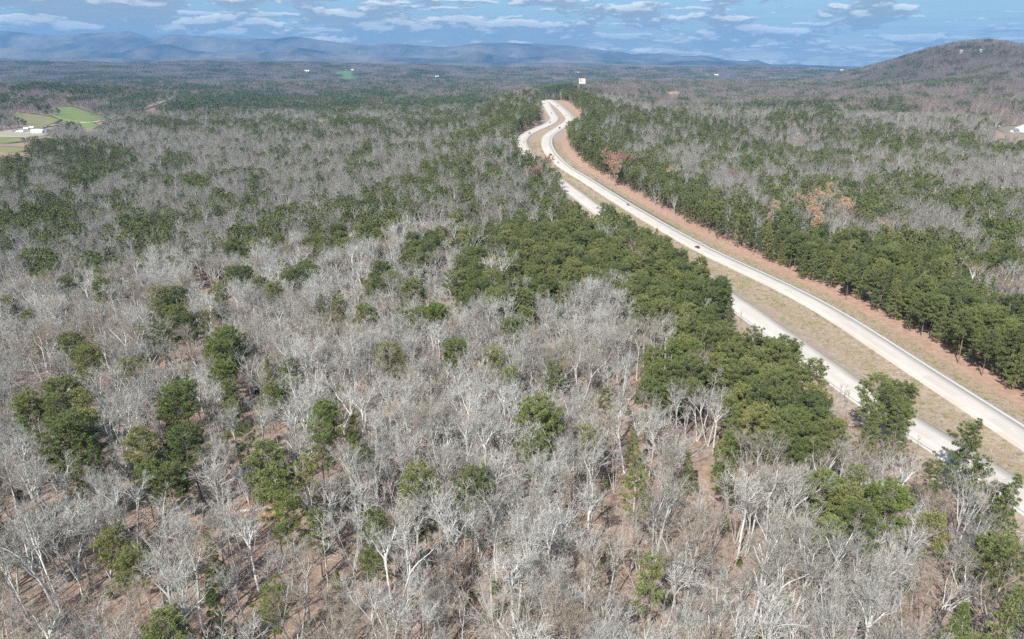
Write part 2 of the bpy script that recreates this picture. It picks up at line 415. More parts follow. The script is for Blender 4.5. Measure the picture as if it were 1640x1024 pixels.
# ------------------------------------------------------------------ materials
def mat(name, col, rough=0.9, metal=0.0, spec=0.3):
    m = bpy.data.materials.new(name); m.use_nodes = True; b = m.node_tree.nodes['Principled BSDF']
    b.inputs['Base Color'].default_value = (*col, 1); b.inputs['Roughness'].default_value = rough; b.inputs['Metallic'].default_value = metal
    b.inputs['Specular IOR Level'].default_value = spec
    return m
def paint(name, col, rough=0.35):     # slight grime so that nothing is flat
    m = mat(name, col, rough, 0, 0.5); n_ = m.node_tree; g = N(n_, 'ShaderNodeNewGeometry')
    nz = NOISE(n_, g.outputs['Position'], 1.3, 4, 0.6)
    c = MIX(n_, MR(n_, nz, 0.35, 0.7, 0, 0.35), col, tuple(x * 0.7 + 0.02 for x in col))
    n_.links.new(c, n_.nodes['Principled BSDF'].inputs['Base Color']); return m
def tree_mat(name, a, b, c=None, isl=0.25, rough=0.9, objvar=1.0):
    """colour varies from tree to tree and, a little, from piece to piece"""
    m = bpy.data.materials.new(name); m.use_nodes = True; n_ = m.node_tree; bs = n_.nodes['Principled BSDF']
    oi = N(n_, 'ShaderNodeObjectInfo'); g = N(n_, 'ShaderNodeNewGeometry')
    col = MIX(n_, M_(n_, 'MULTIPLY', oi.outputs['Random'], objvar), a, b)
    if c: col = MIX(n_, MR(n_, M_(n_, 'FRACT', M_(n_, 'MULTIPLY', oi.outputs['Random'], 7.31)), 0.72, 0.95), col, c)
    if isl:
        k = MR(n_, g.outputs['Random Per Island'], 0, 1, 1 - isl, 1 + isl)
        col = N(n_, 'ShaderNodeVectorMath', operation='SCALE', ins={0: col, 'Scale': k}).outputs[0]
    n_.links.new(col, bs.inputs['Base Color']); bs.inputs['Roughness'].default_value = rough; bs.inputs['Specular IOR Level'].default_value = 0.15
    return m
M = {}
def bark_mat(name, a, b):
    m = bpy.data.materials.new(name); m.use_nodes = True; n_ = m.node_tree; bs = n_.nodes['Principled BSDF']
    oi = N(n_, 'ShaderNodeObjectInfo'); tc_ = N(n_, 'ShaderNodeTexCoord')
    nz = NOISE(n_, tc_.outputs['Object'], 1.1, 4, 0.65)
    col = MIX(n_, oi.outputs['Random'], a, b)
    col = MIX(n_, MR(n_, nz, 0.42, 0.66, 0, 0.55), col, tuple(x * 0.55 for x in a))
    n_.links.new(col, bs.inputs['Base Color']); bs.inputs['Roughness'].default_value = 0.92; bs.inputs['Specular IOR Level'].default_value = 0.15
    return m
M['bark'] = bark_mat('pale_bark', (0.76, 0.75, 0.72), (0.42, 0.405, 0.375))
M['bark_grey'] = bark_mat('grey_bark', (0.50, 0.48, 0.455), (0.34, 0.32, 0.30))
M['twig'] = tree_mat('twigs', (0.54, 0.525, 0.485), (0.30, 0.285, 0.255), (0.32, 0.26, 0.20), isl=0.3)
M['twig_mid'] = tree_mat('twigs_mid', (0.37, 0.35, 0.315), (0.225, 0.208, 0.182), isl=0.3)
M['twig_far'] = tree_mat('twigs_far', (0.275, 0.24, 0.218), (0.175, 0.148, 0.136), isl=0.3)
M['pine_bark'] = bark_mat('pine_bark', (0.26, 0.20, 0.155), (0.20, 0.165, 0.14))
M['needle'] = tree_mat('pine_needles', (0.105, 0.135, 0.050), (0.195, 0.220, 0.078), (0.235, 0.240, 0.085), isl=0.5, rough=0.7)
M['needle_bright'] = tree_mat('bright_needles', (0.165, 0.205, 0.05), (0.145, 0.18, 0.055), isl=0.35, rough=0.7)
M['needle_dead'] = tree_mat('dead_needles', (0.33, 0.21, 0.09), (0.30, 0.17, 0.08), isl=0.3)
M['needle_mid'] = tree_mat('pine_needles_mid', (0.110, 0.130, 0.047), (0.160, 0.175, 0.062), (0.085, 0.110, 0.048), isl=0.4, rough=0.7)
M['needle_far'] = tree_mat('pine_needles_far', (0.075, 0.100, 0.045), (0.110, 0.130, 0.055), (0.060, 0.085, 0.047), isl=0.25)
M['bud_red'] = tree_mat('red_buds', (0.42, 0.22, 0.16), (0.38, 0.19, 0.15), isl=0.3)
M['bud_orange'] = tree_mat('orange_buds', (0.52, 0.35, 0.20), (0.46, 0.30, 0.20), isl=0.3)
M['bud_yellow'] = tree_mat('yellow_green_leaves', (0.32, 0.36, 0.07), (0.28, 0.33, 0.07), isl=0.3)
M['brush'] = tree_mat('brush_twigs', (0.30, 0.235, 0.19), (0.19, 0.145, 0.115), isl=0.3)

# ------------------------------------------------------------------ ground
def build_ground():
    az = np.r_[np.linspace(-180, -56, 32, endpoint=False), np.linspace(-56, 56, 400, endpoint=False), np.linspace(56, 180, 33)]
    rr = [0.5, 12, 25, 40, 52]; r = 60.0
    while r < 13500: rr.append(r); r *= 1.0165 if r < 3000 else 1.03
    rr.append(13500); rr = np.array(rr)
    A, R = np.meshgrid(np.radians(az), rr)
    x = np.sin(A) * R; y = np.cos(A) * R
    h, dl, sgl, dr, sgr = terrain_full(x, y)
    h = h - 0.0
    na, nr = len(az), len(rr)
    i = np.arange(nr - 1)[:, None] * na + np.arange(na - 1)[None, :]
    q = np.stack([i, i + 1, i + na + 1, i + na], -1).reshape(-1, 4)[:, ::-1]
    v = np.stack([x, y, h], -1).reshape(-1, 3)
    m = bpy.data.materials.new('leaf_litter_ground'); m.use_nodes = True; n_ = m.node_tree; bs = n_.nodes['Principled BSDF']
    g = N(n_, 'ShaderNodeNewGeometry'); P = g.outputs['Position']
    big = NOISE(n_, P, 0.022, 4, 0.6); mid = NOISE(n_, P, 0.35, 6, 0.7); fine = NOISE(n_, P, 2.6, 4, 0.7)
    col = MIX(n_, MR(n_, mid, 0.36, 0.64), (0.20, 0.135, 0.105), (0.36, 0.26, 0.205))
    col = MIX(n_, MR(n_, fine, 0.50, 0.68, 0, 0.6), col, (0.50, 0.40, 0.33))
    col = MIX(n_, MR(n_, fine, 0.46, 0.32, 0, 0.55), col, (0.12, 0.085, 0.07))
    col = MIX(n_, M_(n_, 'MULTIPLY', MR(n_, big, 0.55, 0.68, 0, 0.6, True), MR(n_, mid, 0.4, 0.6)), col, (0.46, 0.25, 0.14))
    # verge and median
    def at(nm): a = N(n_, 'ShaderNodeAttribute', attribute_name=nm); return a.outputs['Fac']
    jit = M_(n_, 'MULTIPLY', M_(n_, 'SUBTRACT', NOISE(n_, P, 0.12, 4, 0.6), 0.5), 9.0)
    sr = at('off_right'); dl_ = at('dist_left'); dr_ = at('dist_right'); med_ = at('median')
    grass = MIX(n_, MR(n_, NOISE(n_, P, 0.5, 5, 0.7), 0.35, 0.65), (0.39, 0.305, 0.24), (0.26, 0.205, 0.155))
    green = MR(n_, NOISE(n_, P, 0.09, 4, 0.6), 0.56, 0.68, 0, 0.7, True)
    grass_g = MIX(n_, green, grass, (0.20, 0.22, 0.09))
    grass_g = MIX(n_, MR(n_, NOISE(n_, P, 0.8, 3, 0.7), 0.62, 0.74, 0, 0.6), grass_g, (0.52, 0.45, 0.36))
    straw = MIX(n_, MR(n_, mid, 0.35, 0.65), (0.31, 0.19, 0.14), (0.44, 0.30, 0.23))
    # right verge: pale grass, then red-brown pine straw up to the trees
    vr = MR(n_, M_(n_, 'ADD', sr, jit), 14.0, 22.0, 0, 1, True)
    verge = MIX(n_, vr, grass, straw)
    inR = M_(n_, 'MULTIPLY', MR(n_, sr, 3.0, 4.0), MR(n_, M_(n_, 'ADD', sr, jit), 40.0, 30.0, 0, 1, True))
    col = MIX(n_, inR, col, verge)
    inL = MR(n_, M_(n_, 'ADD', dl_, jit), 17.0, 12.0, 0, 1, True)
    col = MIX(n_, inL, col, grass)
    col = MIX(n_, med_, col, grass_g)
    # far country: bare woods' own brown-grey floor with darker evergreen ground
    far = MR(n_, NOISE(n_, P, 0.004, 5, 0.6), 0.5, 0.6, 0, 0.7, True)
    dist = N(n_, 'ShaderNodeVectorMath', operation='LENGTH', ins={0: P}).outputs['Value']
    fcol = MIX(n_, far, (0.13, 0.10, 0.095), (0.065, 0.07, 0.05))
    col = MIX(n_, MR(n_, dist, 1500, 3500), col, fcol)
    n_.links.new(col, bs.inputs['Base Color']); bs.inputs['Roughness'].default_value = 0.95; bs.inputs['Specular IOR Level'].default_value = 0.1
    bp = N(n_, 'ShaderNodeBump', ins={'Height': fine, 'Strength': 0.6, 'Distance': 0.25}); n_.links.new(bp.outputs[0], bs.inputs['Normal'])
    me = mesh_np('ground', v, q, m, True)
    for nm, arr in (('off_right', np.clip(sgr, -60, 60) + np.where(dr > 1e6, 200, 0)), ('dist_left', np.clip(dl, 0, 200)), ('dist_right', np.clip(dr, 0, 200)), ('median', ((sgl > 0) & (sgr < 0) & (dl < 120)).astype(float))):
        a = me.attributes.new(nm, 'FLOAT', 'POINT'); a.data.foreach_set('value', arr.ravel().astype(np.float32))
    o = link('ground', me); tag(o, 'leaf covered rolling woodland ground reaching to the far hills', None, None, 'structure')
build_ground()

# ------------------------------------------------------------------ carriageways
def concrete():
    m = bpy.data.materials.new('concrete_paving'); m.use_nodes = True; n_ = m.node_tree; bs = n_.nodes['Principled BSDF']
    u = N(n_, 'ShaderNodeAttribute', attribute_name='across').outputs['Fac']; s = N(n_, 'ShaderNodeAttribute', attribute_name='along').outputs['Fac']
    g = N(n_, 'ShaderNodeNewGeometry')
    sv = N(n_, 'ShaderNodeCombineXYZ', ins={0: M_(n_, 'MULTIPLY', s, 0.03), 1: M_(n_, 'MULTIPLY', u, 1.3), 2: 0.0})
    streak = NOISE(n_, sv.outputs[0], 1.0, 5, 0.6)
    col = MIX(n_, MR(n_, streak, 0.3, 0.7), (0.53, 0.475, 0.43), (0.455, 0.405, 0.365))
    slab = NOISE(n_, N(n_, 'ShaderNodeCombineXYZ', ins={0: M_(n_, 'FLOOR', M_(n_, 'MULTIPLY', s, 1 / 9.0)), 1: M_(n_, 'FLOOR', M_(n_, 'MULTIPLY', u, 1 / 3.7)), 2: 0.0}).outputs[0], 1.7, 0)
    col = MIX(n_, MR(n_, slab, 0.35, 0.65, 0, 0.5), col, (0.60, 0.55, 0.505))
    # wheel paths
    w = M_(n_, 'ABSOLUTE', M_(n_, 'SINE', M_(n_, 'MULTIPLY', M_(n_, 'ADD', u, 0.4), PI / 1.83)))
    col = MIX(n_, MR(n_, w, 0.6, 1.0, 0, 0.22), col, (0.44, 0.38, 0.34))
    joint = MR(n_, M_(n_, 'FRACT', M_(n_, 'MULTIPLY', s, 1 / 4.6)), 0.0, 0.02, 0.35, 0.0)
    col = MIX(n_, joint, col, (0.25, 0.23, 0.2))
    col = MIX(n_, MR(n_, NOISE(n_, g.outputs['Position'], 0.6, 5, 0.7), 0.55, 0.75, 0, 0.35), col, (0.42, 0.37, 0.33))
    n_.links.new(col, bs.inputs['Base Color']); bs.inputs['Roughness'].default_value = 0.85; bs.inputs['Specular IOR Level'].default_value = 0.25
    return m
M['concrete'] = concrete()
M['asphalt'] = paint('grey_shoulder', (0.50, 0.49, 0.47), 0.85)
M['white_line'] = paint('white_line', (0.78, 0.77, 0.74), 0.7)
M['yellow_line'] = paint('yellow_line', (0.62, 0.42, 0.10), 0.7)
def strip(name, r, t, offs, dz, mat_, drop=None, s0=None, s1=None, parent=None):
    a, b = (s0 or 0), (s1 or len(r)); rr = r[a:b]; tt = t[a:b]; n = len(rr); k = len(offs)
    s = np.r_[0, np.cumsum(np.linalg.norm(np.diff(r[:, :2], axis=0), axis=1))][a:b]
    v = np.zeros((n, k, 3)); 
    for j, o in enumerate(offs):
        v[:, j, 0] = rr[:, 0] + tt[:, 1] * o; v[:, j, 1] = rr[:, 1] - tt[:, 0] * o; v[:, j, 2] = rr[:, 2] + (dz[j] if isinstance(dz, (list, tuple)) else dz)
    i = np.arange(n - 1)[:, None] * k + np.arange(k - 1)[None, :]
    q = np.stack([i, i + 1, i + k + 1, i + k], -1).reshape(-1, 4)
    me = mesh_np(name, v.reshape(-1, 3), q, mat_)
    au = me.attributes.new('across', 'FLOAT', 'POINT'); au.data.foreach_set('value', np.tile(np.array(offs, np.float32), n))
    al = me.attributes.new('along', 'FLOAT', 'POINT'); al.data.foreach_set('value', np.repeat(s, k).astype(np.float32))
    return link(name, me, parent)
for nm, r, t, w, inner, lab in (('left_carriageway', RL, TL_, WL, 1, 'pale concrete left carriageway of the divided highway'),
                                ('right_carriageway', RR, TR_, WR, -1, 'pale concrete right carriageway of the divided highway')):
    hw = w / 2
    # travelled way lies towards the median, grey shoulder on the outer side
    sh = 1.3
    a, b = (-hw + sh, hw) if inner == 1 else (-hw, hw - sh)
    road = strip(nm, r, t, [a - 0.01, a, a + (b - a) / 3, a + 2 * (b - a) / 3, b, b + 0.01], [-0.8, 0, 0.03, 0.03, 0, -0.8], M['concrete'])
    tag(road, lab, None, None, 'structure')
    oa, ob = (-hw, -hw + sh - 0.02) if inner == 1 else (hw - sh + 0.02, hw)
    tag(strip('shoulder', r, t, [oa - 0.01, oa, ob, ob + 0.01], [-0.8, -0.05, 0.0, -0.4], M['asphalt']), 'grey paved outer shoulder of the ' + nm.replace('_', ' '), None, None, 'structure')
    tag(strip('edge_line', r, t, [(a + 0.35 if inner == 1 else b - 0.35) - .09, (a + 0.35 if inner == 1 else b - 0.35) + .09], 0.045, M['white_line']), None, None, None, 'structure')
    tag(strip('edge_line', r, t, [(b - 1.1 if inner == 1 else a + 1.1) - .09, (b - 1.1 if inner == 1 else a + 1.1) + .09], 0.045, M['yellow_line']), None, None, None, 'structure')
    # dashed lane line, one object
    vs = []; fs = []
    mid = (a + 0.35 + b - 1.1) / 2 if inner == 1 else (a + 1.1 + b - 0.35) / 2
    for k in range(2, len(r) - 1, 2):
        p = r[k]; tt = t[k]; n = len(vs)
        for e, o in ((-1.5, -.09), (-1.5, .09), (1.5, .09), (1.5, -.09)):
            vs.append((p[0] + tt[0] * e + tt[1] * (mid + o), p[1] + tt[1] * e - tt[0] * (mid + o), p[2] + 0.06))
        fs.append((n, n + 1, n + 2, n + 3))
    tag(link('lane_line', mesh_np('lane_line', vs, np.array(fs), M['white_line'])), None, None, None, 'structure')
print('roads', time.time() - T0)

# ------------------------------------------------------------------ draped fields
def field_mat(name, a, b, sc=0.05):
    m = bpy.data.materials.new(name); m.use_nodes = True; n_ = m.node_tree; bs = n_.nodes['Principled BSDF']
    g = N(n_, 'ShaderNodeNewGeometry')
    col = MIX(n_, MR(n_, NOISE(n_, g.outputs['Position'], sc, 5, 0.65), 0.35, 0.65), a, b)
    n_.links.new(col, bs.inputs['Base Color']); bs.inputs['Roughness'].default_value = 0.95; bs.inputs['Specular IOR Level'].default_value = 0.1
    return m
FM = {'meadow_green': ((0.125, 0.17, 0.065), (0.18, 0.205, 0.085)), 'meadow_olive': ((0.17, 0.17, 0.085), (0.23, 0.21, 0.11)), 'meadow_small': ((0.13, 0.19, 0.07), (0.19, 0.21, 0.09)),
      'meadow_near': ((0.17, 0.19, 0.085), (0.24, 0.22, 0.11)), 'meadow_house': ((0.15, 0.20, 0.07), (0.24, 0.22, 0.12)), 'meadow_far': ((0.09, 0.16, 0.065), (0.13, 0.19, 0.08)),
      'bare_earth': ((0.34, 0.23, 0.165), (0.36, 0.27, 0.2)), 'farmyard': ((0.30, 0.27, 0.20), (0.36, 0.32, 0.27)), 'clearing_strip': ((0.25, 0.225, 0.19), (0.20, 0.19, 0.145)), 'building_lot': ((0.22, 0.20, 0.165), (0.19, 0.18, 0.13))}
FL = {'meadow_green': 'bright green meadow on the slope at the far left', 'meadow_olive': 'olive green pasture below the bright meadow', 'meadow_small': 'small green plot below the gravel lane',
      'meadow_near': 'pale grass strip nearest the pines at the left edge', 'meadow_house': 'rough grass below the farmyard', 'meadow_far': 'distant dark green field left of centre near the horizon',
      'bare_earth': 'patch of orange bare earth beyond the highway', 'farmyard': 'trodden pale ground round the farm buildings', 'clearing_strip': 'pale narrow clearing slanting through the far woods', 'building_lot': 'open lot round the white roofed building'}
def drape(name, poly, dz):
    # inner points by splitting the picture polygon finely, each dropped onto the ground
    cx = sum(p[0] for p in poly) / len(poly); cy = sum(p[1] for p in poly) / len(poly)
    ring = []
    for i in range(len(poly)):
        a, b = poly[i], poly[(i + 1) % len(poly)]
        for k in range(3): ring.append((a[0] + (b[0] - a[0]) * k / 3, a[1] + (b[1] - a[1]) * k / 3))
    pts = [(cx, cy)]; L = 5
    for l in range(1, L + 1):
        for p in ring: pts.append((cx + (p[0] - cx) * l / L, cy + (p[1] - cy) * l / L))
    pts = np.array(pts); X_, Y_, Z_ = march(pts[:, 0], pts[:, 1])
    return X_, Y_, Z_, len(ring), L
for nm, poly in FIELDS.items():
    X_, Y_, Z_, n, L = drape(nm, poly, 1.0)
    v = np.stack([X_, Y_, Z_ + 1.0 + np.hypot(X_, Y_) * 0.0006], 1); tri = []; quad = []
    v = np.vstack([v, v[-n:] - np.array([0, 0, 4.0])])
    for j in range(n):
        k = (j + 1) % n; tri.append((0, 1 + j, 1 + k))
        for l in range(L): a = 1 + l * n; quad.append((a + j, a + n + j, a + n + k, a + k))
    o = link('bare_ground' if nm in ('bare_earth', 'farmyard', 'clearing_strip', 'building_lot') else 'meadow', mesh_np(nm, v, [np.array(tri), np.array(quad)], field_mat(nm, *FM[nm]), True))
    tag(o, FL[nm], None, None, 'structure')
    FIELD_W[nm] = True
def lane(name, pix, w, mat_, lab, dz=1.9):
    p = np.array(pix, float)
    s = np.r_[0, np.cumsum(np.hypot(*np.diff(p, axis=0).T))]; u = np.linspace(0, s[-1], 40)
    X_, Y_, Z_ = march(np.interp(u, s, p[:, 0]), np.interp(u, s, p[:, 1]))
    r = np.stack([X_, Y_, Z_], 1); r[1:-1] = (r[:-2] + 2 * r[1:-1] + r[2:]) / 4
    o = strip(name, r, tang(r), [-w / 2, w / 2], dz, mat_); tag(o, lab, None, None, 'structure')
M['gravel'] = paint('pale_gravel', (0.62, 0.57, 0.50), 0.95)
lane('gravel_lane', [(-30, 219), (0, 216), (14, 213), (24, 211), (40, 209), (62, 206), (90, 201), (120, 199), (150, 197), (170, 194), (196, 192)], 9, M['gravel'], 'pale gravel lane passing the farm and meadows')
print('fields', time.time() - T0)

# ------------------------------------------------------------------ mountains on the horizon
SKY1 = [(-500, 62), (-300, 55), (-120, 50), (0, 55), (30, 63), (60, 66), (84, 65), (110, 58), (150, 62), (185, 64), (230, 62), (290, 59), (320, 68), (350, 63), (400, 66), (450, 70), (490, 69), (520, 66), (560, 72), (620, 78), (650, 75), (680, 77), (730, 80), (780, 74), (840, 75), (900, 78), (950, 84), (990, 89), (1030, 88), (1060, 92), (1090, 91), (1120, 97), (1150, 99), (1165, 97), (1185, 103), (1220, 102), (1260, 106), (1300, 107), (1360, 104), (1450, 98), (1560, 92), (1620, 90), (1660, 86), (1760, 80), (2000, 84)]
SKY2 = [(-500, 88), (-200, 82), (-60, 70), (0, 70), (50, 76), (110, 80), (180, 84), (230, 83), (270, 88), (300, 80), (335, 76), (370, 84), (420, 88), (470, 86), (520, 80), (570, 88), (640, 92), (700, 95), (745, 90), (770, 84), (795, 90), (830, 94), (880, 92), (930, 96), (980, 97), (1040, 99), (1090, 97), (1140, 101), (1180, 104), (1240, 104), (1320, 106), (1700, 104), (2000, 100)]
SKY3 = [(-500, 96), (0, 92), (60, 93), (150, 95), (240, 94), (330, 97), (420, 95), (520, 98), (620, 99), (700, 98), (800, 101), (900, 100), (1000, 103), (1100, 104), (1200, 106), (1700, 108), (2000, 106)]
def mountains(sky_, dist, depth, seed, label, nz):
    px = np.linspace(-480, 1980, 420); n = 46
    top = np.interp(px, [a for a, b in sky_], [b for a, b in sky_])
    t = np.linspace(-1, 1, n); v = np.zeros((n, len(px), 3))
    for k, tt in enumerate(t):
        D = dist + tt * depth
        # the picture column fixes the azimuth, the ridge's own distance its height
        dd = dist + 0.25 * depth * (vnoise(px / 90.0, np.zeros_like(px), seed) - 0.5)
        zt = H + (HOR - top) / F * dist * 1.0 / cp * 1.0
        x = (px - CX) / F * D / cp; y = np.full(px.shape, D)
        prof = max(0.0, 1 - abs(tt)**1.25)
        ridg = 1 - np.abs(fbm(x, y * 0.5, 900, seed + 3, 4)) * 2.6 * (1 - max(0, 1 - abs(tt) * 4))
        hh = (zt + 30) * prof * np.clip(0.62 + 0.38 * ridg, 0.35, 1.2) if abs(tt) > 0.02 else (zt + 30)
        hh = np.where(abs(tt) < 0.25, (zt + 30) * (prof + (1 - prof) * 0.0) * (1 - 0.12 * np.abs(fbm(x, y, 700, seed + 9, 3)) * abs(tt) * 4), hh)
        v[k, :, 0] = x; v[k, :, 1] = y; v[k, :, 2] = hh - 30
    v[:, :, 2] += nz * fbm(v[:, :, 0], v[:, :, 1], 260, seed + 20, 3)
    i = np.arange(n - 1)[:, None] * len(px) + np.arange(len(px) - 1)[None, :]
    q = np.stack([i, i + 1, i + len(px) + 1, i + len(px)], -1).reshape(-1, 4)
    o = link('mountains', mesh_np('mountains', v.reshape(-1, 3), q, MM, True)); tag(o, label, None, None, 'structure')
MM = field_mat('wooded_mountainside', (0.20, 0.17, 0.14), (0.02, 0.024, 0.022), 0.0009)
mountains(SKY1, 17500, 2300, 101, 'long blue mountain range closing the horizon', 14)
mountains(SKY2, 14200, 1300, 202, 'lower blue foothills before the mountain range', 8)
mountains(SKY3, 11800, 900, 303, 'faint low wooded ridge at the foot of the mountains', 6)

# ------------------------------------------------------------------ air
hb = MB().box(-19500, 19500, -14500, 20500, -95, 900).build('haze', mat('air', (1, 1, 1)))
hm = bpy.data.materials.new('haze'); hm.use_nodes = True; hn = hm.node_tree; hn.nodes.clear()
pv = N(hn, 'ShaderNodeVolumePrincipled'); pv.inputs['Color'].default_value = (0.20, 0.49, 0.93, 1); pv.inputs['Density'].default_value = 5.3e-5
pv.inputs['Anisotropy'].default_value = 0.0
ho = N(hn, 'ShaderNodeOutputMaterial'); hn.links.new(pv.outputs[0], ho.inputs['Volume'])
hb.data.materials.clear(); hb.data.materials.append(hm)
tag(hb, 'thin blue haze over the far woods and mountains', None, None, 'stuff')
print('mountains', time.time() - T0)

# ================================================================== TREES
class Tubes:
    def __init__(s): s.v = []; s.f3 = []; s.f4 = []; s.n = 0
    def tube(s, pts, rad_, sides):
        pts = np.asarray(pts, float); k = len(pts)
        t = np.gradient(pts, axis=0); t /= (np.linalg.norm(t, axis=1)[:, None] + 1e-9)
        ref = np.array([0.0, 0, 1]) if abs(t[0, 2]) < 0.9 else np.array([1.0, 0, 0])
        u = np.cross(t, ref); u /= (np.linalg.norm(u, axis=1)[:, None] + 1e-9); w = np.cross(t, u)
        a = np.arange(sides) * 2 * PI / sides
        ring = pts[:, None, :] + (u[:, None, :] * np.cos(a)[None, :, None] + w[:, None, :] * np.sin(a)[None, :, None]) * np.asarray(rad_)[:, None, None]
        s.v.append(ring.reshape(-1, 3))
        i = (np.arange(k - 1)[:, None] * sides); j = np.arange(sides)[None, :]; j2 = (j + 1) % sides
        s.f4.append((np.stack([i + j, i + j2, i + sides + j2, i + sides + j], -1).reshape(-1, 4)) + s.n); s.n += k * sides
    def mesh(s, name, m, smooth_=True):
        return mesh_np(name, np.concatenate(s.v), [np.concatenate(s.f4)], m, smooth_)
def perp(rng, d):
    a = rng.normal(size=3); a -= d * a.dot(d); return a / (np.linalg.norm(a) + 1e-9)
def path(rng, p, d, L, n, wig, up):
    pts = [p]; d = d / np.linalg.norm(d)
    for i in range(n):
        d = d + perp(rng, d) * wig + np.array([0, 0, up]); d /= np.linalg.norm(d)
        p = p + d * (L / n); pts.append(p)
    return np.array(pts), d
def bare_tree(seed, Ht=22, lean=0.05, form='vase', twigs=1.0, stems=1, lod=0):
    rng = np.random.default_rng(seed)
    trunk = Tubes(); crown = Tubes(); tw = []
    def limb(p, d, L, r, lvl):
        n = (6, 5, 4, 3)[min(lvl, 3)]
        pts, de = path(rng, p, d, L, n, (0.10, 0.17, 0.22, 0.26)[min(lvl, 3)], (0.02, 0.10, 0.07, 0.03)[min(lvl, 3)])
        rr = np.linspace(r, r * 0.35, n + 1)
        (trunk if lvl <= 1 else crown).tube(pts, rr * (1.5 if lvl else 1.15), 6 if lvl == 0 else (5 if lvl == 1 else 3))
        if lvl >= 3: 
            return
        cnt = (int(rng.integers(5, 8)), int(rng.integers(5, 8)), int(rng.integers(4, 6)))[lvl] if lod == 0 else (5, 4, 3)[lvl]
        for c in range(cnt):
            f = rng.uniform(0.25 if lvl else 0.5, 1.0) if c else 1.0
            i = f * n; k = min(int(i), n - 1); q = pts[k] + (pts[k + 1] - pts[k]) * (i - k)
            dd = pts[k + 1] - pts[k]; dd /= np.linalg.norm(dd)
            ang = rad(rng.uniform(28, 58) if c else 14)
            nd = dd * math.cos(ang) + perp(rng, dd) * math.sin(ang)
            rl = r * (1 - 0.65 * f)
            limb(q, nd, L * rng.uniform(0.42, 0.66) * (1.1 - 0.25 * f), rl * rng.uniform(0.62, 0.85), lvl + 1)
            if lvl == 2: tw.append((q, nd))
        if lvl == 2:
            for c in range(int(3 * twigs)):
                i = rng.uniform(0.1, 1) * n; k = min(int(i), n - 1); q = pts[k] + (pts[k + 1] - pts[k]) * (i - k)
                tw.append((q, de + rng.normal(size=3) * 0.6))
    for s_ in range(stems):
        d0 = np.array([rng.normal() * lean, rng.normal() * lean, 1.0]); 
        if stems > 1: a = 2 * PI * s_ / stems + rng.uniform(0, 1); d0 += np.array([math.cos(a), math.sin(a), 0]) * 0.22
        d0 /= np.linalg.norm(d0)
        R0 = Ht * 0.0125 * rng.uniform(0.85, 1.2) / (stems**0.35)
        if form == 'pole':
            pts, de = path(rng, np.array([0, 0, -0.6]), d0, Ht, 7, 0.03, 0.02)
            trunk.tube(pts, np.linspace(R0 * 0.62, 0.03, 8), 6)
            for c in range(int(16 if lod == 0 else 8)):
                f = rng.uniform(0.5, 1.0); i = f * 7; k = min(int(i), 6); q = pts[k] + (pts[k + 1] - pts[k]) * (i - k)
                nd = np.array([rng.normal(), rng.normal(), 1.0]); nd /= np.linalg.norm(nd)
                limb(q, nd, Ht * rng.uniform(0.09, 0.17), R0 * 0.2, 2)
        else:
            fk = {'vase': 0.42, 'tall': 0.6, 'spread': 0.3}[form] * Ht * rng.uniform(0.85, 1.15)
            pts, de = path(rng, np.array([0, 0, -0.6]), d0, fk, 5, 0.05, 0.03)
            trunk.tube(pts, np.linspace(R0 * 1.15, R0 * 0.72, 6), 7)
            nl = int(rng.integers(4, 7)); sprd = {'vase': (15, 38), 'tall': (9, 30), 'spread': (32, 66)}[form]
            for c in range(nl):
                a = 2 * PI * c / nl + rng.uniform(-.4, .4); an = rad(rng.uniform(*sprd)) if c else rad(8)
                nd = np.array([math.cos(a) * math.sin(an), math.sin(a) * math.sin(an), math.cos(an)]) * 0.9 + de * 0.3
                q = pts[-1] if c < 3 else pts[-2] + (pts[-1] - pts[-2]) * rng.uniform(0, 1)
                limb(q, nd, (Ht - fk) * rng.uniform(0.6, 0.95) / max(0.6, math.cos(an)) * 0.9, R0 * rng.uniform(0.45, 0.66), 1)
            for c in range(3):   # low dead limbs
                f = rng.uniform(0.4, 0.9); k = min(int(f * 5), 4); nd = np.array([rng.normal(), rng.normal(), 0.35]); nd /= np.linalg.norm(nd)
                limb(pts[k], nd, Ht * rng.uniform(0.08, 0.16), R0 * 0.2, 2)
    # twigs: thin three-sided slivers
    k = int((4 if lod == 0 else 3) * twigs); P = []; tri = []
    q = np.array([a for a, b in tw]); d = np.array([b for a, b in tw]); d /= np.linalg.norm(d, axis=1)[:, None]
    q = np.repeat(q, k, 0); d = np.repeat(d, k, 0); n = len(q)
    q = q + d * rng.uniform(0, Ht * 0.05, (n, 1)); dd = d + rng.normal(size=(n, 3)) * 0.55 + np.array([0, 0, 0.25]); dd /= np.linalg.norm(dd, axis=1)[:, None]
    L = rng.uniform(0.5, 1.0, (n, 1)) * Ht * 0.062; w = rng.normal(size=(n, 3)); w -= dd * (w * dd).sum(1)[:, None]; w /= np.linalg.norm(w, axis=1)[:, None]
    wd = 0.02 if lod == 0 else 0.042
    a = q - w * wd; b = q + w * wd; mid = q + dd * L * 0.55 + rng.normal(size=(n, 3)) * 0.05 * L; e = q + dd * L + np.array([0, 0, 1]) * L * 0.12
    V = np.stack([a, b, mid + w * wd * 0.7, e, mid - w * wd * 0.7], 1).reshape(-1, 3); i = np.arange(n)[:, None] * 5
    f4 = (i + np.array([[0, 1, 2, 4]])); f3 = (i + np.array([[4, 2, 3]]))
    cv = np.concatenate(crown.v + [V]); cf = np.concatenate(crown.f4) if crown.f4 else np.zeros((0, 4), int)
    cf4 = np.concatenate([cf, f4 + crown.n]); cf3 = f3 + crown.n
    return trunk, (cv, cf4, cf3)
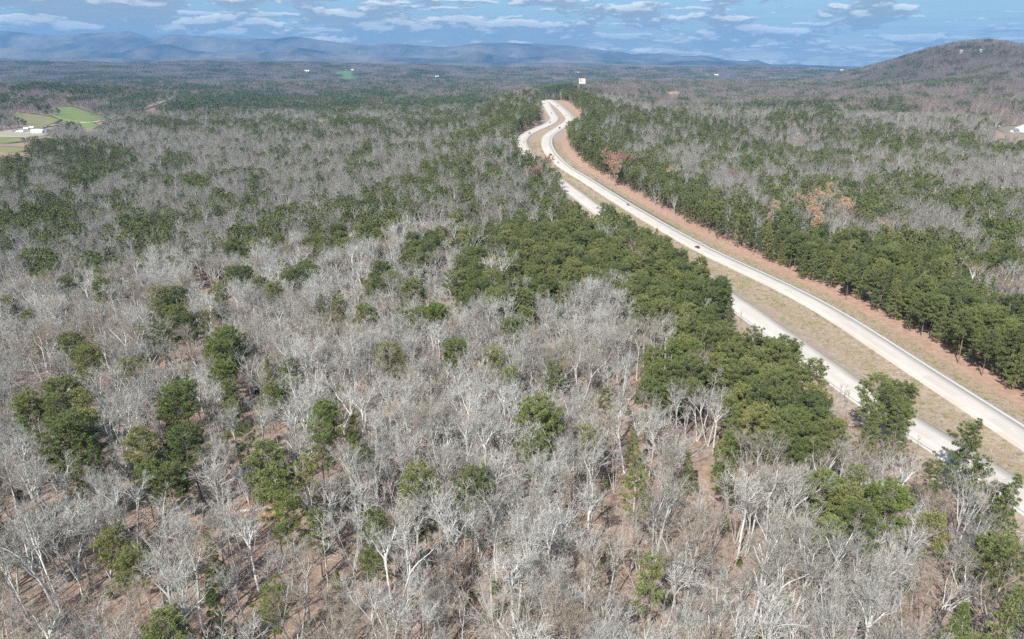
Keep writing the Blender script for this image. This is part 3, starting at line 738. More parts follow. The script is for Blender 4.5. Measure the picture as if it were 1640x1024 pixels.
def tufts(rng, q, d, size, blades, wd):
    """needle tufts: blades fanning out of each point"""
    n = len(q); q = np.repeat(q, blades, 0); d = np.repeat(d, blades, 0); m = len(q)
    dd = d * 0.5 + rng.normal(size=(m, 3)) * 0.62 + np.array([0, 0, 0.25]); dd /= np.linalg.norm(dd, axis=1)[:, None]
    w = rng.normal(size=(m, 3)); w -= dd * (w * dd).sum(1)[:, None]; w /= np.linalg.norm(w, axis=1)[:, None]
    L = size * rng.uniform(0.6, 1.15, (m, 1))
    b0 = q + dd * L * 0.1; mid = q + dd * L * 0.5; e = q + dd * L
    V = np.stack([b0, mid + w * wd, e, mid - w * wd], 1).reshape(-1, 3); i = np.arange(m)[:, None] * 4
    return V, i + np.array([[0, 1, 2, 3]])
def pine_tree(seed, Ht=22, form='round', lod=0):
    rng = np.random.default_rng(seed); trunk = Tubes(); br = Tubes(); Q = []; D = []
    pts, de = path(rng, np.array([0, 0, -0.6]), np.array([rng.normal() * 0.03, rng.normal() * 0.03, 1.0]), Ht * 0.97, 9, 0.025, 0.02)
    R0 = Ht * 0.0115; rr = np.linspace(R0, R0 * 0.15, 10); trunk.tube(pts, rr, 7 if lod == 0 else 4)
    f0, RM = {'round': (0.50, 0.225), 'full': (0.12, 0.20), 'open': (0.45, 0.20), 'broad': (0.40, 0.30)}[form]; RM *= Ht
    nb = {'round': 52, 'full': 72, 'open': 36, 'broad': 64}[form] if lod == 0 else 22
    for k in range(nb):
        f = f0 + (1 - f0) * ((k + rng.uniform(0, 1)) / nb)**0.92; u = (f - f0) / (1 - f0)
        if form == 'full': prof = ((1 - u)**0.95 * (0.5 + 0.5 * smooth(u, 0, 0.2)) + 0.05) * 1.08 * rng.uniform(0.7, 1.15)
        elif form == 'open': prof = math.sqrt(max(0.03, 1 - (u * 1.7 - 0.7)**2)) * rng.uniform(0.5, 1.1)
        else: prof = math.sqrt(max(0.02, 1 - (u * 1.45 - 0.48)**2)) if u * 1.45 - 0.48 < 1 else 0.15
        L = RM * float(prof) * rng.uniform(0.75, 1.1)
        i = f * 9; kk = min(int(i), 8); q = pts[kk] + (pts[kk + 1] - pts[kk]) * (i - kk)
        a = k * 2.399 + rng.uniform(-.35, .35); rise = rng.uniform(-0.05, 0.25) + (0.5 if form != 'full' else 0.25) * u
        d = np.array([math.cos(a), math.sin(a), rise]); d /= np.linalg.norm(d)
        bp, bd = path(rng, q, d, L, 4, 0.10, 0.05)
        if lod == 0: br.tube(bp, np.linspace(max(.03, R0 * 0.24), 0.02, 5), 3)
        # side sprays
        ns = max(3, int(L * (3.3 if lod == 0 else 1.0)))
        for j in range(ns):
            g = rng.uniform(0.28, 1.0)**0.8; i2 = g * 4; k2 = min(int(i2), 3); b = bp[k2] + (bp[k2 + 1] - bp[k2]) * (i2 - k2)
            sd_ = perp(rng, bd) * np.array([1, 1, 0.35]) + bd * 0.7; sd_ /= np.linalg.norm(sd_); sl_ = L * rng.uniform(0.12, 0.34) * (1.25 - g) + 0.3
            m = max(1, int(sl_ / (0.42 if lod == 0 else 1.3)))
            for c in range(m): 
                Q.append(b + sd_ * sl_ * ((c + rng.uniform(0.2, 1)) / m)); D.append(sd_)
        Q.append(bp[-1]); D.append(bd)
    Q = np.array(Q); D = np.array(D)
    sz, bl, wd = (0.62, 19, 0.042) if lod == 0 else (1.25, 6, 0.26)
    if form == 'full': sz *= 0.95
    V, Fq = tufts(rng, Q, D, sz, bl, wd)
    return trunk, br, (V, Fq)
def two_mat_mesh(name, tr, cr, m1, m2):
    """trunk and crown joined, for the masses"""
    tv = np.concatenate(tr.v); tf = np.concatenate(tr.f4); n = len(tv)
    fs4 = [tf]; fs3 = []; vs = [tv]; mats = [np.zeros(len(tf), int)]
    if len(cr) == 3: vs.append(cr[0]); fs4.append(cr[1] + n); fs3 = cr[2] + n; mats.append(np.ones(len(cr[1]), int))
    else: vs.append(cr[0]); fs4.append(cr[1] + n); mats.append(np.ones(len(cr[1]), int))
    F4 = np.concatenate(fs4); mi = np.concatenate(mats)
    fl = [F4] + ([fs3] if len(fs3) else [])
    if len(fs3): mi = np.concatenate([mi, np.ones(len(fs3), int)])
    me = mesh_np(name, np.concatenate(vs), fl, m1); me.materials.append(m2)
    me.polygons.foreach_set('material_index', mi.astype(np.int32)); return me
def crown_mesh(name, c, m): return mesh_np(name, c[0], [c[1], c[2]] if len(c) == 3 else [c[1]], m)

BARE_SPEC = [('vase', 21, 1, 'with vase shaped crown'), ('tall', 24, 1, 'with forked crown'), ('spread', 19, 1, 'with spreading limbs'), ('vase', 23, 2, 'with twin stems'),
             ('pole', 20, 1, 'with slender straight stem'), ('tall', 22, 1, 'with upswept limbs'), ('spread', 17, 2, 'with crooked low limbs'), ('pole', 22, 3, 'of clustered poles'), ('vase', 18, 1, 'with rounded twiggy crown'), ('tall', 25, 2, 'with long whitish limbs')]
PINE_SPEC = [('round', 22, 'with rounded crown'), ('round', 20, 'with domed crown'), ('broad', 21, 'with billowing crown'), ('open', 23, 'with open tufted crown'), ('full', 19, 'with ground-sweeping branches'), ('full', 22, 'with pointed crown'), ('broad', 19, 'with layered crown'), ('open', 20, 'with ragged crown')]
BARE = []; PINE = []
for k, (form, ht, st, d) in enumerate(BARE_SPEC):
    tr, cr = bare_tree(100 + k, ht, 0.06, form, 1.0, st)
    mb = M['bark'] if k % 3 != 2 else M['bark_grey']
    BARE.append(dict(trunk=tr.mesh('trunk', mb), crown=crown_mesh('crown', cr, M['twig']), ht=ht, desc=d, joined=two_mat_mesh('bare_tree', tr, cr, mb, M['twig'])))
for k, (form, ht, d) in enumerate(PINE_SPEC):
    tr, br, cr = pine_tree(300 + k, ht, form)
    n = br.n; 
    bme = br.mesh('branches', M['pine_bark'])
    tj = Tubes(); tj.v = tr.v + br.v; tj.f4 = tr.f4 + [f + tr.n for f in br.f4]; tj.n = tr.n + br.n
    PINE.append(dict(trunk=tr.mesh('trunk', M['pine_bark']), branches=bme, crown=crown_mesh('crown', cr, M['needle']), crown_b=crown_mesh('crown', cr, M['needle_bright']), ht=ht, desc=d, form=form,
                     joined=two_mat_mesh('pine', tj, cr, M['pine_bark'], M['needle'])))
BARE_MID = []; PINE_MID = []
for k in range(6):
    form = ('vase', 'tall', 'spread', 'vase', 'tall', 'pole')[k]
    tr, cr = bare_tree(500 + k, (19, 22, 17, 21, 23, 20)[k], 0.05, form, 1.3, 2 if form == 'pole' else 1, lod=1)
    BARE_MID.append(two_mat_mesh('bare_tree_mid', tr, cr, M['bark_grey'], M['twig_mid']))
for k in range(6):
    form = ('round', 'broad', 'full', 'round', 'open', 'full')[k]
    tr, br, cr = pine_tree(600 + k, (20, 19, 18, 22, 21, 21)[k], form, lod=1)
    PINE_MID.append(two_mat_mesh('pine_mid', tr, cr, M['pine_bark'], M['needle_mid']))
# budding trees
BUD = {}
def bud_variant(key, seed, form, ht, m, nper=6):
    tr, cr = bare_tree(seed, ht, 0.05, form, 1.2, 1)
    rng = np.random.default_rng(seed + 5); V = cr[0]
    tips = V[cr[2][:, 2]]; q = tips[rng.integers(0, len(tips), int(len(tips) * 1.0))] + rng.normal(size=(int(len(tips) * 1.0), 3)) * 0.2
    bv, bf = tufts(rng, q, rng.normal(size=q.shape) * 0.4, 0.5, nper, 0.12)
    BUD[key] = dict(trunk=tr.mesh('trunk', M['bark_grey']), crown=crown_mesh('crown', cr, M['twig']), buds=mesh_np('buds', bv, bf, m))
bud_variant('red', 801, 'vase', 19, M['bud_red']); bud_variant('orange', 802, 'vase', 20, M['bud_orange']); bud_variant('yellow', 803, 'spread', 8, M['bud_yellow'], 8); bud_variant('redlow', 804, 'spread', 8, M['bud_red'], 7)
bud_variant('peach', 805, 'tall', 20, M['bud_orange'], 4)
tr, br, cr = pine_tree(906, 20, 'open'); BUD['dead'] = dict(trunk=tr.mesh('trunk', M['pine_bark']), branches=br.mesh('branches', M['bark_grey']), crown=crown_mesh('crown', cr, M['needle_dead']))
print('tree meshes', time.time() - T0, sum(len(b['crown'].polygons) for b in BARE), sum(len(b['crown'].polygons) for b in PINE))

# ------------------------------------------------------------------ where the trees stand
rng = np.random.default_rng(7)
def candidates(d0, d1, cell, azmax=46, jit=0.8):
    n = int(d1 * 1.05 / cell)
    gx, gy = np.meshgrid(np.arange(-n, n + 1), np.arange(-4, n + 1))
    x = (gx + 0.5 * (gy % 2)).ravel() * cell; y = gy.ravel() * cell
    r = np.hypot(x, y); k = (r > d0 * 0.9) & (r < d1 * 1.1) & (np.abs(np.degrees(np.arctan2(x, y))) < azmax + 3); x, y = x[k], y[k]
    x = x + rng.uniform(-.5, .5, x.shape) * cell * jit; y = y + rng.uniform(-.5, .5, y.shape) * cell * jit
    r = np.hypot(x, y); az_ = np.degrees(np.arctan2(x, y)); k = (r >= d0) & (r < d1) & (np.abs(az_) < azmax); return x[k], y[k]
CLEAR = [  # open leaf-strewn ground seen between the crowns (x, y, half width, half height of ground)
    (1010, 690, 18, 60), (1190, 700, 14, 50), (1150, 760, 30, 26), (1190, 930, 26, 30), (432, 870, 12, 50), (1115, 760, 14, 30), (330, 480, 8, 14), (60, 960, 14, 16), (985, 760, 12, 30), (1040, 970, 16, 20), (412, 832, 24, 24)]
def place(d0, d1, cell, hts=20):
    x, y = candidates(d0, d1, cell)
    h, dl, sgl, dr, sgr = terrain_full(x, y)
    ok = ~((sgl > -11.5) & (sgr < 26) & (np.minimum(dl, dr) < 200))
    ok |= (dl > 1e6)
    x, y, h, sgr, dr = x[ok], y[ok], h[ok], sgr[ok], dr[ok]
    cx_, cy_, dep = project(x, y, h + hts * 0.72)
    p = pine_prob(cx_, cy_, x, y)
    # the dense pine belt along the right verge
    belt = (sgr > 24) & (sgr < 66) & (dr < 75) & (cy_ < 620) & (y > 160)
    p = np.where(belt & (fbm(x, y, 34, 88, 2) > -0.32), np.maximum(p, 0.9), p)
    gx_, gy_, _ = project(x, y, h)
    keep = np.ones(x.shape, bool)
    for (a, b, c, d) in CLEAR: keep &= ~((((gx_ - a) / c)**2 + ((gy_ - b) / d)**2) < 1)
    ispine = rng.uniform(size=x.shape) < p
    bad = blocks_view(x, y, h, np.full(x.shape, float(hts)), np.full(x.shape, 4.0), None)
    keep &= ~bad
    return x[keep], y[keep], h[keep], ispine[keep], cx_[keep], cy_[keep], belt[keep]
NEAR = 470.0
def explicit_pines():
    r_ = np.random.default_rng(21); P = []
    for (a, b, c, d) in PINES:
        if b <= 430: continue
        x_, y_, z_ = march(a, b, 15.0); dep = float(project(x_, y_, z_ + 15)[2][0]); ppm = F / dep
        nx = max(1, round(c / (4.2 * ppm))); ny = max(1, round(d / (4.4 * ppm))); small = min(1.15, max(0.78, c / ppm / 4.4)) if nx == 1 else 1.0
        for i in range(nx):
            for j in range(ny):
                u = ((i + .5) / nx * 2 - 1) * 0.98 + (r_.uniform(-.25, .25) / nx); v = ((j + .5) / ny * 2 - 1) * 0.9 + (r_.uniform(-.25, .25) / ny)
                if nx * ny > 1 and (u * u + v * v > 1.05 or (b < 480 and r_.uniform() < 0.4)): continue
                P.append((a + u * c, b + v * d, small * r_.uniform(0.9, 1.12)))
    P = np.array(P); P[:, 2] *= 1.08; x_, y_, z_ = march(P[:, 0], P[:, 1], 15.5 * P[:, 2]); out = []
    h, dl, sgl, dr, sgr = terrain_full(x_, y_)
    for k in range(len(P)):
        if -WL / 2 - 3 < sgl[k] and sgr[k] < 20 and min(dl[k], dr[k]) < 200: continue
        if any((x_[k] - o[0])**2 + (y_[k] - o[1])**2 < 3.6**2 for o in out): continue
        out.append((x_[k], y_[k], z_[k], P[k, 2], P[k, 0], P[k, 1], (24 < sgr[k] < 62)))
    return out
LEFT_BELT = [(846, 262), (905, 296), (960, 330), (1040, 372), (1075, 405), (1150, 452), (1185, 485), (1195, 520), (1265, 545), (1335, 605), (1340, 715), (1275, 735), (1205, 700), (1165, 640), (1120, 570), (1070, 520), (1030, 480), (960, 462), (880, 470), (800, 500), (740, 490), (735, 420), (810, 370), (850, 340), (845, 300)]
def belts(out):
    r_ = np.random.default_rng(33)
    x, y = candidates(110, 900, 5.0, 44, 0.9); h, dl, sgl, dr, sgr = terrain_full(x, y)
    px, py, dep = project(x, y, h + 15)
    inL = inpoly(px, py, LEFT_BELT) & (sgl < -WL / 2 - 5) & (fbm(x, y, 24, 55, 2) > np.where(py > 455, -0.45, 0.02)) & (r_.uniform(size=x.shape) < np.where(py > 455, 0.9, 0.6))
    inR = (sgr > 25 + 4 * fbm(x, y, 30, 56, 2)) & (sgr < 60 + 22 * fbm(x, y, 60, 57, 2)) & (dr < 90) & (y > 150) & (px > 930) & (px < 1680) & (fbm(x, y, 30, 58, 2) > -0.30) & (r_.uniform(size=x.shape) < 0.78)
    k = np.where((inL | inR) & (np.hypot(x, y) < 470))[0]
    bad = blocks_view(x[k], y[k], h[k], np.full(len(k), 19.0), np.full(len(k), 3.5), None)
    for i, b_ in zip(k, bad):
        if b_ or any((x[i] - o[0])**2 + (y[i] - o[1])**2 < 3.4**2 for o in out): continue
        out.append((x[i], y[i], h[i], (r_.uniform(0.78, 1.22) * 1.06 if inR[i] else r_.uniform(0.8, 1.12)), px[i], py[i], bool(inR[i])))
    return out
XP = belts(explicit_pines()); XA = np.array([o[:6] for o in XP]); print('explicit', len(XP))
xn, yn, hn_, pn, pxn, pyn, beltn = place(72, NEAR, 5.9)
md = np.full(len(xn), 1e9)
for o in XP: md = np.minimum(md, np.hypot(xn - o[0], yn - o[1]))
keep = md > np.where(pn, 4.2, 3.6)
inq = np.zeros(len(xn), bool); tpx, tpy, _ = project(xn, yn, hn_ + 18)
for (a, b, c, d) in PINES:
    if b > 330: inq |= ((pxn - a) / (c * .95))**2 + ((pyn - b) / (d * .95))**2 < 1; inq |= ((tpx - a) / (c * .8))**2 + ((tpy - b) / (d * .9))**2 < 1
for (a, b, c, d) in CLEAR: inq |= ((pxn - a) / (c * 1.1))**2 + ((pyn - b) / d)**2 < 1
keep &= ~(inq & ~pn & (rng.uniform(size=len(xn)) < 0.88))
gap = fbm(xn, yn, 30, 91, 2); keep &= pn | (gap > -0.42) | (rng.uniform(size=len(xn)) < 0.35)
keep &= pn | (rng.uniform(size=len(xn)) < 0.84)
xn, yn, hn_, pn, pxn, pyn, beltn = [q[keep] for q in (xn, yn, hn_, pn, pxn, pyn, beltn)]
ssc = np.zeros(len(xn)); ssc = np.r_[ssc, XA[:, 3]]
xn = np.r_[xn, XA[:, 0]]; yn = np.r_[yn, XA[:, 1]]; hn_ = np.r_[hn_, XA[:, 2]]; pn = np.r_[pn, np.ones(len(XP), bool)]; pxn = np.r_[pxn, XA[:, 4]]; pyn = np.r_[pyn, XA[:, 5]]; beltn = np.r_[beltn, [o[6] for o in XP]].astype(bool)
ssc = np.where(ssc == 0, np.where(pn, rng.uniform(0.8, 1.12, len(xn)), rng.uniform(0.64, 1.08, len(xn))), ssc)
print('near', len(xn), 'pines', pn.sum(), time.time() - T0)
# explicit pines that stand against the road
EXPL = [(1418, 650, 3, 1.08), (1440, 668, 0, 0.9), (1400, 672, 3, 0.9), (1545, 708, 3, 1.0), (1570, 757, 3, 0.85), (1598, 806, 0, 0.95)]
ex = []
for (a, b, var, sc) in EXPL:
    X_, Y_, Z_ = march(a, b, 16.0 * sc); ex.append((X_[0], Y_[0], Z_[0], var, sc))

# ------------------------------------------------------------------ things: the 300 largest bare trees and the 300 largest pines
LAND = [(1418, 655, 'the open pine overlapping the road'), (1418, 822, 'the bright billowing pine pair'), (1525, 985, 'the bright pine at bottom right'), (1015, 805, 'the small lone dark pine'), (857, 690, 'the dark pine right of centre'),
        (1075, 600, 'the big pine by the gully'), (1165, 735, 'the thin pine on open ground'), (731, 568, 'the lone bright mid-wood pine'), (815, 605, 'the pine pair at centre'), (663, 770, 'the round pine at lower centre'), (595, 850, 'the narrow bright pine'),
        (538, 700, 'the biggest round-headed pine'), (445, 770, 'the ragged pine clump'), (420, 818, 'the pale fallen log'), (285, 640, 'the upright yellowish pine'), (250, 738, 'the wide pine at lower left'), (120, 680, 'the dense pine group at left'), (48, 668, 'the pine at the left edge'),
        (370, 620, 'the column of stacked pines'), (338, 890, 'the small round pine'), (348, 985, 'the pine at the bottom left'), (200, 895, 'the pair of little pines'), (425, 960, 'the dim pine at the bottom'), (1190, 930, 'the open leaf-strewn slope'), (1010, 690, 'the pale open gully'),
        (1250, 610, 'the big pine stand by the road'), (1495, 810, 'the tall pine column lower right'), (1560, 735, 'the roadside tufted pines'), (1605, 905, 'the pines at the right edge'), (960, 540, 'the white-limbed tree stand'), (900, 450, 'the long roadside pine stand'),
        (1300, 430, 'the first pines past the verge'), (1550, 540, 'the thick pine belt'), (300, 510, 'the leaning pine chain'), (124, 545, 'the pine above the left group'), (362, 550, 'the bright yellow-green pine'), (600, 445, 'the mid-wood pine cluster'), (760, 440, 'the dark pine bank'), (75, 355, 'the large upper-left pine patch'), (1460, 740, 'the grey thicket beside the road'),
        (720, 900, 'the bottom centre of the wood'), (900, 950, 'the bottom trees right of centre'), (60, 900, 'the bottom left thicket'), (620, 620, 'the twiggy middle of the wood'), (200, 800, 'the twiggy gap at lower left')]
ORD = ['', 'second ', 'third ', 'fourth ', 'fifth ', 'sixth ', 'seventh ', 'eighth ', 'ninth ', 'tenth ', 'eleventh ', 'twelfth ']
used = {}
def where(px, py):
    best = min(LAND, key=lambda L: (L[0] - px)**2 + ((L[1] - py) * 1.2)**2)
    dx, dy = px - best[0], py - best[1]
    if abs(dx) > abs(dy): rel = 'left of' if dx < 0 else 'right of'
    else: rel = 'behind' if dy < 0 else 'before'
    return rel, best[2]
def lab(base, desc, px, py):
    rel, lm = where(px, py); k = (base, desc, rel, lm); n = used.get(k, 0); used[k] = n + 1
    return f"{ORD[min(n, 11)]}{base} {desc} {rel} {lm}".strip()
def frame_ok(px, py): return (px > -25) & (px < 1665) & (py > -20) & (py < 1075)
def build_bare(x, y, z, k, s, rz, name='bare_tree', px=0, py=0, tilt=0.0, label=None):
    b = BARE[k]; o = empty(name, (x, y, z), rz, s); o.rotation_euler = (tilt * math.cos(rz * 3), tilt * math.sin(rz * 3), rz)
    link('trunk', b['trunk'], o); link('crown', b['crown'], o)
    size = 'tall' if s * b['ht'] > 22 else ('short' if s * b['ht'] < 16.5 else 'grey')
    tag(o, label or lab(size + ' bare tree', b['desc'], px, py), 'tree', 'leafless trees in the near wood'); return o
def build_pine(x, y, z, k, s, rz, px=0, py=0, bright=False):
    b = PINE[k]; o = empty('pine_tree', (x, y, z), rz, s)
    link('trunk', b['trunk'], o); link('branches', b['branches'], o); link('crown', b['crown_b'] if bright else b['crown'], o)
    size = ('bright green ' if bright else '') + ('tall' if s * b['ht'] > 21.5 else ('small' if s * b['ht'] < 16 else 'green'))
    tag(o, lab(size.replace('bright green green', 'bright green') + ' pine', b['desc'], px, py), 'pine tree', 'pines in the near wood'); return o
dn = np.hypot(xn, yn); inf = frame_ok(pxn, pyn)
ord_ = np.argsort(dn + np.where(inf, 0, 1e5))
bare_thing = [i for i in ord_ if not pn[i]][:300]; pine_thing = [i for i in ord_ if pn[i]][:300 - len(ex)]
isthing = np.zeros(len(xn), bool); isthing[bare_thing] = True; isthing[pine_thing] = True
rs = random.Random(5)
BW = [3, 5, 1.2, 3, 5, 4, 1, 3, 2, 5]
for i in bare_thing:
    k = rs.choices(range(10), BW)[0]
    build_bare(xn[i], yn[i], hn_[i], k, ssc[i], rs.uniform(0, 6.28), 'bare_tree', pxn[i], pyn[i], rs.uniform(0, 0.1))
def pine_kind(px, py, belt):
    if belt: return rs.choices([0, 2, 4, 5], [1, 1, 5, 6])[0]
    return rs.choices(range(8), [3, 3, 3, 3, 1.5, 2, 2, 2])[0]
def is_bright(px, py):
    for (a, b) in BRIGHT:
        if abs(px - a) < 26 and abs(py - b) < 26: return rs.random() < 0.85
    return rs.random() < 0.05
for i in pine_thing:
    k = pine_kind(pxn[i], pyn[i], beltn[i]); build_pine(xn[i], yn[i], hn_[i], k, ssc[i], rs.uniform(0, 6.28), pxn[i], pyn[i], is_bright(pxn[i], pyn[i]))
for (a, b, (x_, y_, z_, var, sc)) in [(EXPL[i][0], EXPL[i][1], ex[i]) for i in range(len(ex))]:
    build_pine(x_, y_, z_, var, sc, rs.uniform(0, 6.28), a, b)
# ------------------------------------------------------------------ budding, flowering and dying trees
SPECIAL = [(985, 276, 'orange', 1.0, 'orange-red budding tree at the verge where the road straightens'), (977, 268, 'red', 1.1, 'red budding tree behind the orange one on the far verge'), (855, 290, 'red', 0.9, 'red budding tree left of the bend above the pines'),
           (868, 268, 'redlow', 1.3, 'brownish red shrubby tree beside the carriageway bend'), (1320, 330, 'orange', 0.95, 'broad orange budding tree behind the right verge pines'), (1302, 352, 'orange', 0.9, 'orange budding tree nearest the pale thicket on the right'), (1345, 345, 'peach', 1.0, 'peach coloured budding tree right of the orange pair'),
           (1236, 345, 'peach', 0.85, 'yellowish peach tree in the gap of the verge pines'), (1228, 362, 'peach', 0.7, 'low yellowish peach tree standing at the edge of the verge'), (1405, 368, 'orange', 0.6, 'small orange tree among dark pines past the thicket'), (1172, 292, 'red', 0.8, 'pinkish budding tree above the verge pines'), (1192, 297, 'red', 0.7, 'small pink budding tree right of its pinkish neighbour'),
           (1070, 285, 'peach', 0.8, 'yellow and orange budding tree between roadside pines'), (808, 213, 'yellow', 1.2, 'bright yellow-green shrub at the outer edge of the far bend'), (892, 290, 'yellow', 0.9, 'yellow-green shrub beside the median gap'), (1078, 300, 'yellow', 1.3, 'light green leafing tree against dark roadside pines'),
           (1290, 335, 'orange', 0.9, 'tawny budding tree left of the broad orange tree'), (1362, 352, 'peach', 0.95, 'pale orange crown at the right end of the budding group'), (1308, 372, 'peach', 0.85, 'peach budding tree lowest in the group behind the verge pines'), (1415, 378, 'orange', 0.7, 'little orange crown just right of the small orange tree'),
           (1000, 268, 'red', 1.0, 'dull red crown right of the orange roadside tree'), (880, 262, 'orange', 0.6, 'small tawny tree against the outer bend of the carriageway'), (602, 785, 'redlow', 0.9, 'reddish shrub in front of the round pine at lower centre'), (596, 768, 'redlow', 0.7, 'small red leaved sapling among bare trunks at lower centre'), (1443, 425, 'dead', 0.95, 'browning pine in the thick pine belt'), (389, 228, 'redlow', 0.9, 'single red tree in the far grey woods'), (263, 291, 'redlow', 0.9, 'small red tree in the upper left woods'),
           (1325, 312, 'peach', 0.8, 'pale peach crown behind the broad orange tree'), (830, 540, 'yellow', 0.6, 'small yellowish shrub under the mid-wood pines'), (690, 925, 'redlow', 0.5, 'low rusty bush at the bottom centre')]
for (px, py, key, sc, lb) in SPECIAL:
    b = BUD[key]; off = {'red': 11, 'orange': 14, 'yellow': 5, 'redlow': 5, 'peach': 15, 'dead': 15}[key] * sc
    X_, Y_, Z_ = march(px, py, off)
    nm = 'dying_pine' if key == 'dead' else ('shrub' if key in ('yellow', 'redlow') else 'budding_tree')
    if Y_[0] > 420 and key != 'dead': sc *= 1.3
    o = empty(nm, (X_[0], Y_[0], Z_[0]), rs.uniform(0, 6), sc)
    for p in b: link(p, b[p], o)
    tag(o, lb, 'shrub' if nm == 'shrub' else 'tree')
print('things', time.time() - T0)

# ------------------------------------------------------------------ masses: everything that stands farther off
def stuff_instances(name, label, meshes, X_, Y_, Z_, idx, rot, scl):
    col = bpy.data.collections.new(name + '_sources')
    for i, me in enumerate(meshes):
        o = bpy.data.objects.new('%s_source_%02d' % (name, i), me); col.objects.link(o)
    me = bpy.data.meshes.new(name); n = len(X_); me.vertices.add(n); me.vertices.foreach_set('co', np.stack([X_, Y_, Z_], 1).astype(np.float32).ravel())
    a = me.attributes.new('pick', 'INT', 'POINT'); a.data.foreach_set('value', np.asarray(idx, np.int32))
    a = me.attributes.new('turn', 'FLOAT_VECTOR', 'POINT'); a.data.foreach_set('vector', np.asarray(rot, np.float32).ravel())
    a = me.attributes.new('size', 'FLOAT', 'POINT'); a.data.foreach_set('value', np.asarray(scl, np.float32))
    o = link(name, me); g = bpy.data.node_groups.new(name, 'GeometryNodeTree')
    g.interface.new_socket('Geometry', in_out='INPUT', socket_type='NodeSocketGeometry'); g.interface.new_socket('Geometry', in_out='OUTPUT', socket_type='NodeSocketGeometry')
    gi = g.nodes.new('NodeGroupInput'); go = g.nodes.new('NodeGroupOutput')
    ci = g.nodes.new('GeometryNodeCollectionInfo'); ci.inputs['Collection'].default_value = col; ci.inputs['Separate Children'].default_value = True; ci.inputs['Reset Children'].default_value = True
    ip = g.nodes.new('GeometryNodeInstanceOnPoints'); ip.inputs['Pick Instance'].default_value = True
    def na(nm, t): q = g.nodes.new('GeometryNodeInputNamedAttribute'); q.data_type = t; q.inputs['Name'].default_value = nm; return q.outputs['Attribute']
    g.links.new(gi.outputs[0], ip.inputs['Points']); g.links.new(ci.outputs[0], ip.inputs['Instance'])
    g.links.new(na('pick', 'INT'), ip.inputs['Instance Index']); g.links.new(na('turn', 'FLOAT_VECTOR'), ip.inputs['Rotation']); g.links.new(na('size', 'FLOAT'), ip.inputs['Scale'])
    g.links.new(ip.outputs[0], go.inputs[0]); md = o.modifiers.new('spread', 'NODES'); md.node_group = g
    tag(o, label, None, None, 'stuff'); return o
def rots(n, tilt=0.05):
    return np.stack([rng.normal(size=n) * tilt, rng.normal(size=n) * tilt, rng.uniform(0, 6.28, n)], 1)
rest = ~isthing
kb = rest & ~pn; kp = rest & pn
w = np.array(BW, float); w /= w.sum()
stuff_instances('leafless_wood', 'grey leafless trees filling the near wood beyond the front ranks', [b['joined'] for b in BARE], xn[kb], yn[kb], hn_[kb], rng.choice(10, kb.sum(), p=w), rots(kb.sum()), ssc[kb])
wp = np.array([3, 3, 3, 3, 1.5, 2, 2, 2]); wp /= wp.sum(); pk = rng.choice(8, kp.sum(), p=wp); pb = rng.choice([0, 2, 4, 5, 5, 4], kp.sum()); pk = np.where(beltn[kp], pb, pk)
stuff_instances('pine_wood', 'green pines filling the near wood and the roadside belts', [b['joined'] for b in PINE], xn[kp], yn[kp], hn_[kp], pk, rots(kp.sum(), 0.02), ssc[kp])
# middle distance
xs, ys, hs, ps = [], [], [], []; MIDR = 1750.0
for d0, d1, cell in ((NEAR, 900, 5.6), (900, MIDR, 7.0)):
    a = place(d0, d1, cell); xs.append(a[0]); ys.append(a[1]); hs.append(a[2]); ps.append(a[3])
xm, ym, hm_, pm = map(np.concatenate, (xs, ys, hs, ps)); print('mid', len(xm), pm.sum(), time.time() - T0)
q = ~pm; stuff_instances('leafless_forest', 'grey leafless forest in the middle distance', BARE_MID, xm[q], ym[q], hm_[q], rng.integers(0, 6, q.sum()), rots(q.sum()), rng.uniform(0.75, 1.15, q.sum()))
q = pm; stuff_instances('pine_forest', 'dark pine stands in the middle distance', PINE_MID, xm[q], ym[q], hm_[q], rng.integers(0, 6, q.sum()), rots(q.sum(), 0.02), rng.uniform(0.75, 1.1, q.sum()))

